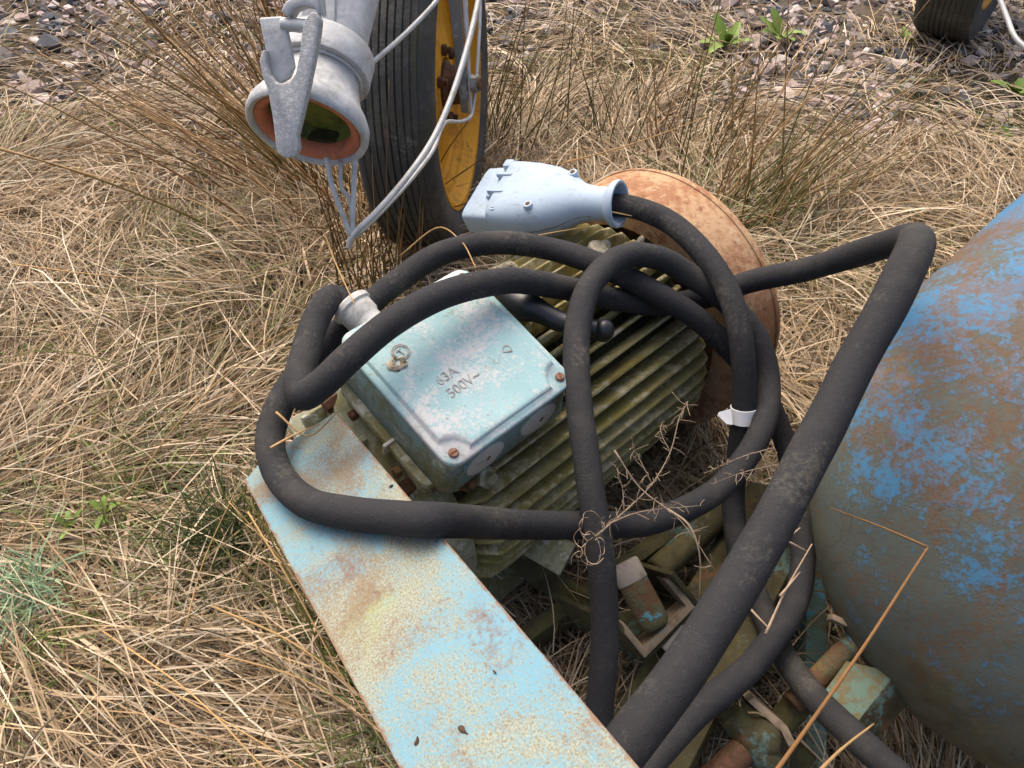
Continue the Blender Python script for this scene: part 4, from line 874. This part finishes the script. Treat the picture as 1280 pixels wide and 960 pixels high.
# single long stalks that lie across things
def stalk(pts, r, label, c0=TN, c1=TN, grp=None):
    o = link('straw_stalk', stem_mesh([at(*p) for p in pts], r, r*.45, c0, c1, 6, 5), M['straw'], None, world=True)
    tag(o, label, 'straw stalk', grp)
stalk([(962,975,.78), (1005,915,.80), (1080,808,.83), (1140,715,.86), (1160,684,.87)], .0028, 'long tan stalk bent over in front of the blue tank', BR*1.3, BR)
stalk([(1160,684,.87), (1100,658,.90), (1038,635,.95)], .0016, 'broken thin stalk end lying against the blue tank', BR, BR*1.2)
stalk([(1020,968,.80), (1050,938,.84), (1092,905,.9)], .0024, 'short tan stalk leaning by the tank bracket', TN, TN)
for pts, lab in (
    (((118,782,1.35),(240,868,1.22),(330,960,1.1),(380,1010,1.05)), 'long pale stalk over the straw below the blue channel'),
    (((110,812,1.38),(260,890,1.2),(420,985,1.0)), 'second long pale stalk over the straw below the blue channel'),
    (((265,758,1.28),(360,800,1.14),(440,860,1.0),(490,920,.9)), 'stalk slanting towards the flange of the blue channel'),
    (((275,818,1.28),(380,850,1.12),(480,915,.95)), 'curved stalk under the flange of the blue channel'),
    (((310,640,1.16),(370,740,1.05),(430,850,.93),(480,930,.85)), 'stalk running along the flange of the blue channel'),
    (((45,745,1.45),(110,680,1.5),(160,620,1.55)), 'stalk slanting up through the pale green tuft'),
    (((230,790,1.3),(255,700,1.35),(292,618,1.38)), 'upright stalk beside the dark green tuft'),
    (((0,610,1.6),(100,535,1.62),(250,420,1.65)), 'long tan stalk crossing the matted straw'),
    (((155,625,1.45),(230,520,1.4),(330,430,1.38),(395,395,1.35)), 'long stalk pointing at the cable bend'),
    (((15,330,1.8),(140,345,1.75),(310,352,1.7)), 'horizontal tan stalk below the rush clump'),
    (((0,185,2.0),(120,220,1.9),(240,250,1.8),(330,300,1.7)), 'dark stalk crossing below the rush clump'),
    (((405,290,1.3),(420,330,1.2),(443,380,1.03)), 'thin pale stalk touching the white gland'),
    (((500,320,1.33),(545,285,1.32),(575,300,1.25),(595,335,1.14)), 'tan stalk arching onto the back of the terminal box'),
    (((640,300,1.30),(690,291,1.32),(735,283,1.33)), 'short straw under the pale plug'),
    (((760,264,1.30),(790,270,1.295)), 'short straw in front of the plug collar'),
    (((700,205,1.55),(790,180,1.65),(900,140,1.8)), 'tan stalk crossing behind the rusted drum'),
    (((345,515,1.0),(385,545,.99),(425,512,.985)), 'curled straw around the cable at the end of the blue channel'),
    (((338,560,.95),(365,545,.96),(400,530,.97)), 'straw stuck on the cable at the end of the blue channel')):
    stalk(pts, random.uniform(.0014,.0022), lab, TN*random.uniform(.8,1.25), TN)
PK0 = np.array(srgb(190,164,136)[:3])
# split straws caught on the loose cable
for pts in (((955,718,1.05),(982,676,1.08),(1000,660,1.10)), ((957,792,1.06),(982,738,1.08),(1015,680,1.10)), ((932,755,1.09),(948,772,1.08),(963,787,1.07)), ((976,672,1.10),(1010,690,1.12)), ((975,745,1.07),(1000,715,1.09))):
    stalk(pts, .0022, 'split pale straw caught on the loose cable beside the tank', PK0, PK0*.8, 'straws caught on the cable')
# dead weed with seed fluff by the cable crossing
dw = thing('dead_weed', 'dead branching weed with a curled pale seed tuft caught where the cables cross', 'dead weed', tuple(at(745, 672, 1.06))); bpy.context.view_layer.update()
rn = random.Random(5)
def tw(pts, r, c): 
    o = link('twig', stem_mesh([at(*p) for p in pts], r, r*.4, c, c, 5, 4), M['straw'], dw, world=True)
PKB = np.array(srgb(160,140,118)[:3]); 
STEMS = [((745,670,1.012),(780,640,1.05),(815,605,1.08),(838,565,1.10),(850,520,1.12),(860,502,1.12)), ((768,563,1.05),(800,610,1.06),(850,650,1.05),(895,715,1.04)), ((760,655,1.03),(800,640,1.06),(876,632,1.08)), ((815,605,1.08),(800,575,1.09),(790,555,1.09)), ((838,565,1.10),(826,540,1.11),(828,528,1.11)), ((780,640,1.05),(778,610,1.06),(772,590,1.06)), ((965,560,1.12),(925,572,1.12),(880,592,1.12)), ((975,580,1.12),(930,590,1.12),(895,603,1.12))]
for k, st in enumerate(STEMS): tw(st, .0014 if k < 3 else .0009, PKB*(.75 if k != 1 else 1))
tw(((835,637,1.05),(860,655,1.04),(874,690,1.04),(874,752,1.07)), .0020, PKB*1.1)
for st in STEMS:
    P = catmull([at(*p) for p in st], 8)
    for k in range(int(len(P)*.9)):
        p = Vector(P[rn.randrange(2, len(P))]); d = Vector((rn.gauss(0,1), rn.gauss(0,1), rn.gauss(0,1))).normalized(); l = rn.uniform(.008, .028)
        q1 = p+d*l*.5+Vector((rn.gauss(0,.002), rn.gauss(0,.002), 0)); q2 = p+d*l+Vector((0,0,rn.gauss(0,.003)))
        link('twig', stem_mesh([p, q1, q2], .0007, .0004, PKB*.8, PKB*rn.uniform(.6,1.2), 4, 3), M['straw'], dw, world=True)
for i in range(10):
    pts = []; a = rn.uniform(0, 6.28); x0, y0 = 742+rn.gauss(0,9), 674+rn.gauss(0,14); r_ = rn.uniform(4, 15)
    for k in range(6): pts.append((x0+r_*math.cos(a+k*.8)*rn.uniform(.7,1.1), y0+r_*1.3*math.sin(a+k*.8), 1.008+rn.gauss(0,.005)))
    tw(pts, .0006, PKB*rn.uniform(.9,1.6))
# broad-leaved green weeds on the gravel
def leaf_mesh(L, w, curl, col):
    V = []; Fc = []; n = 6
    for i in range(n+1):
        u = i/n; ww = w*math.sin(math.pi*min(1, u*.93+.05))**.8*(1+.18*math.sin(u*17)); z = L*(.35*u-curl*u*u)
        V += [(-ww, L*u, z+ww*.35), (0, L*u, z), (ww, L*u, z+ww*.35)]
    for i in range(n):
        for k in range(2): a = i*3+k; Fc.append((a, a+1, a+4, a+3))
    me = mesh_of(V, Fc); ca_ = me.color_attributes.new('Col', 'FLOAT_COLOR', 'POINT'); ca_.data.foreach_set('color', np.tile(list(col)+[1], (len(V),1)).ravel()); return me
for i, (px, py, n, L, lab) in enumerate(((905,62,11,.13,'bright green leafy weed on the gravel, larger of a pair'), (975,52,10,.12,'bright green leafy weed with upright leaves on the gravel'), (1265,125,8,.11,'low green weed at the edge of the gravel above the tank'), (1130,58,6,.07,'small dark green weed under the far tyre'), (1262,190,9,.10,'pale green weed behind the top of the tank'), (148,172,1,.055,'single small green leaf on the straw beyond the rushes'), (150,668,5,.05,'small round-leaved green seedling in the straw'), (112,690,4,.04,'tiny green seedling beside the pale tuft'))):
    p = ground_at(px, py); w_ = thing('weed_plant', lab, 'weed', (p.x, p.y, gz(p.x, p.y)+(.015 if p.y > 1.9 else .09)))
    for k in range(n):
        me = leaf_mesh(L*random.uniform(.7,1.15), L*random.uniform(.12,.19), random.uniform(.1,.5), np.array(srgb(122,150,62)[:3])*random.uniform(.6,1.15))
        o = link('leaf', me, M['green'], w_); o.rotation_euler = (random.uniform(.1,.7), random.uniform(-.3,.3), k*2.4+random.random())
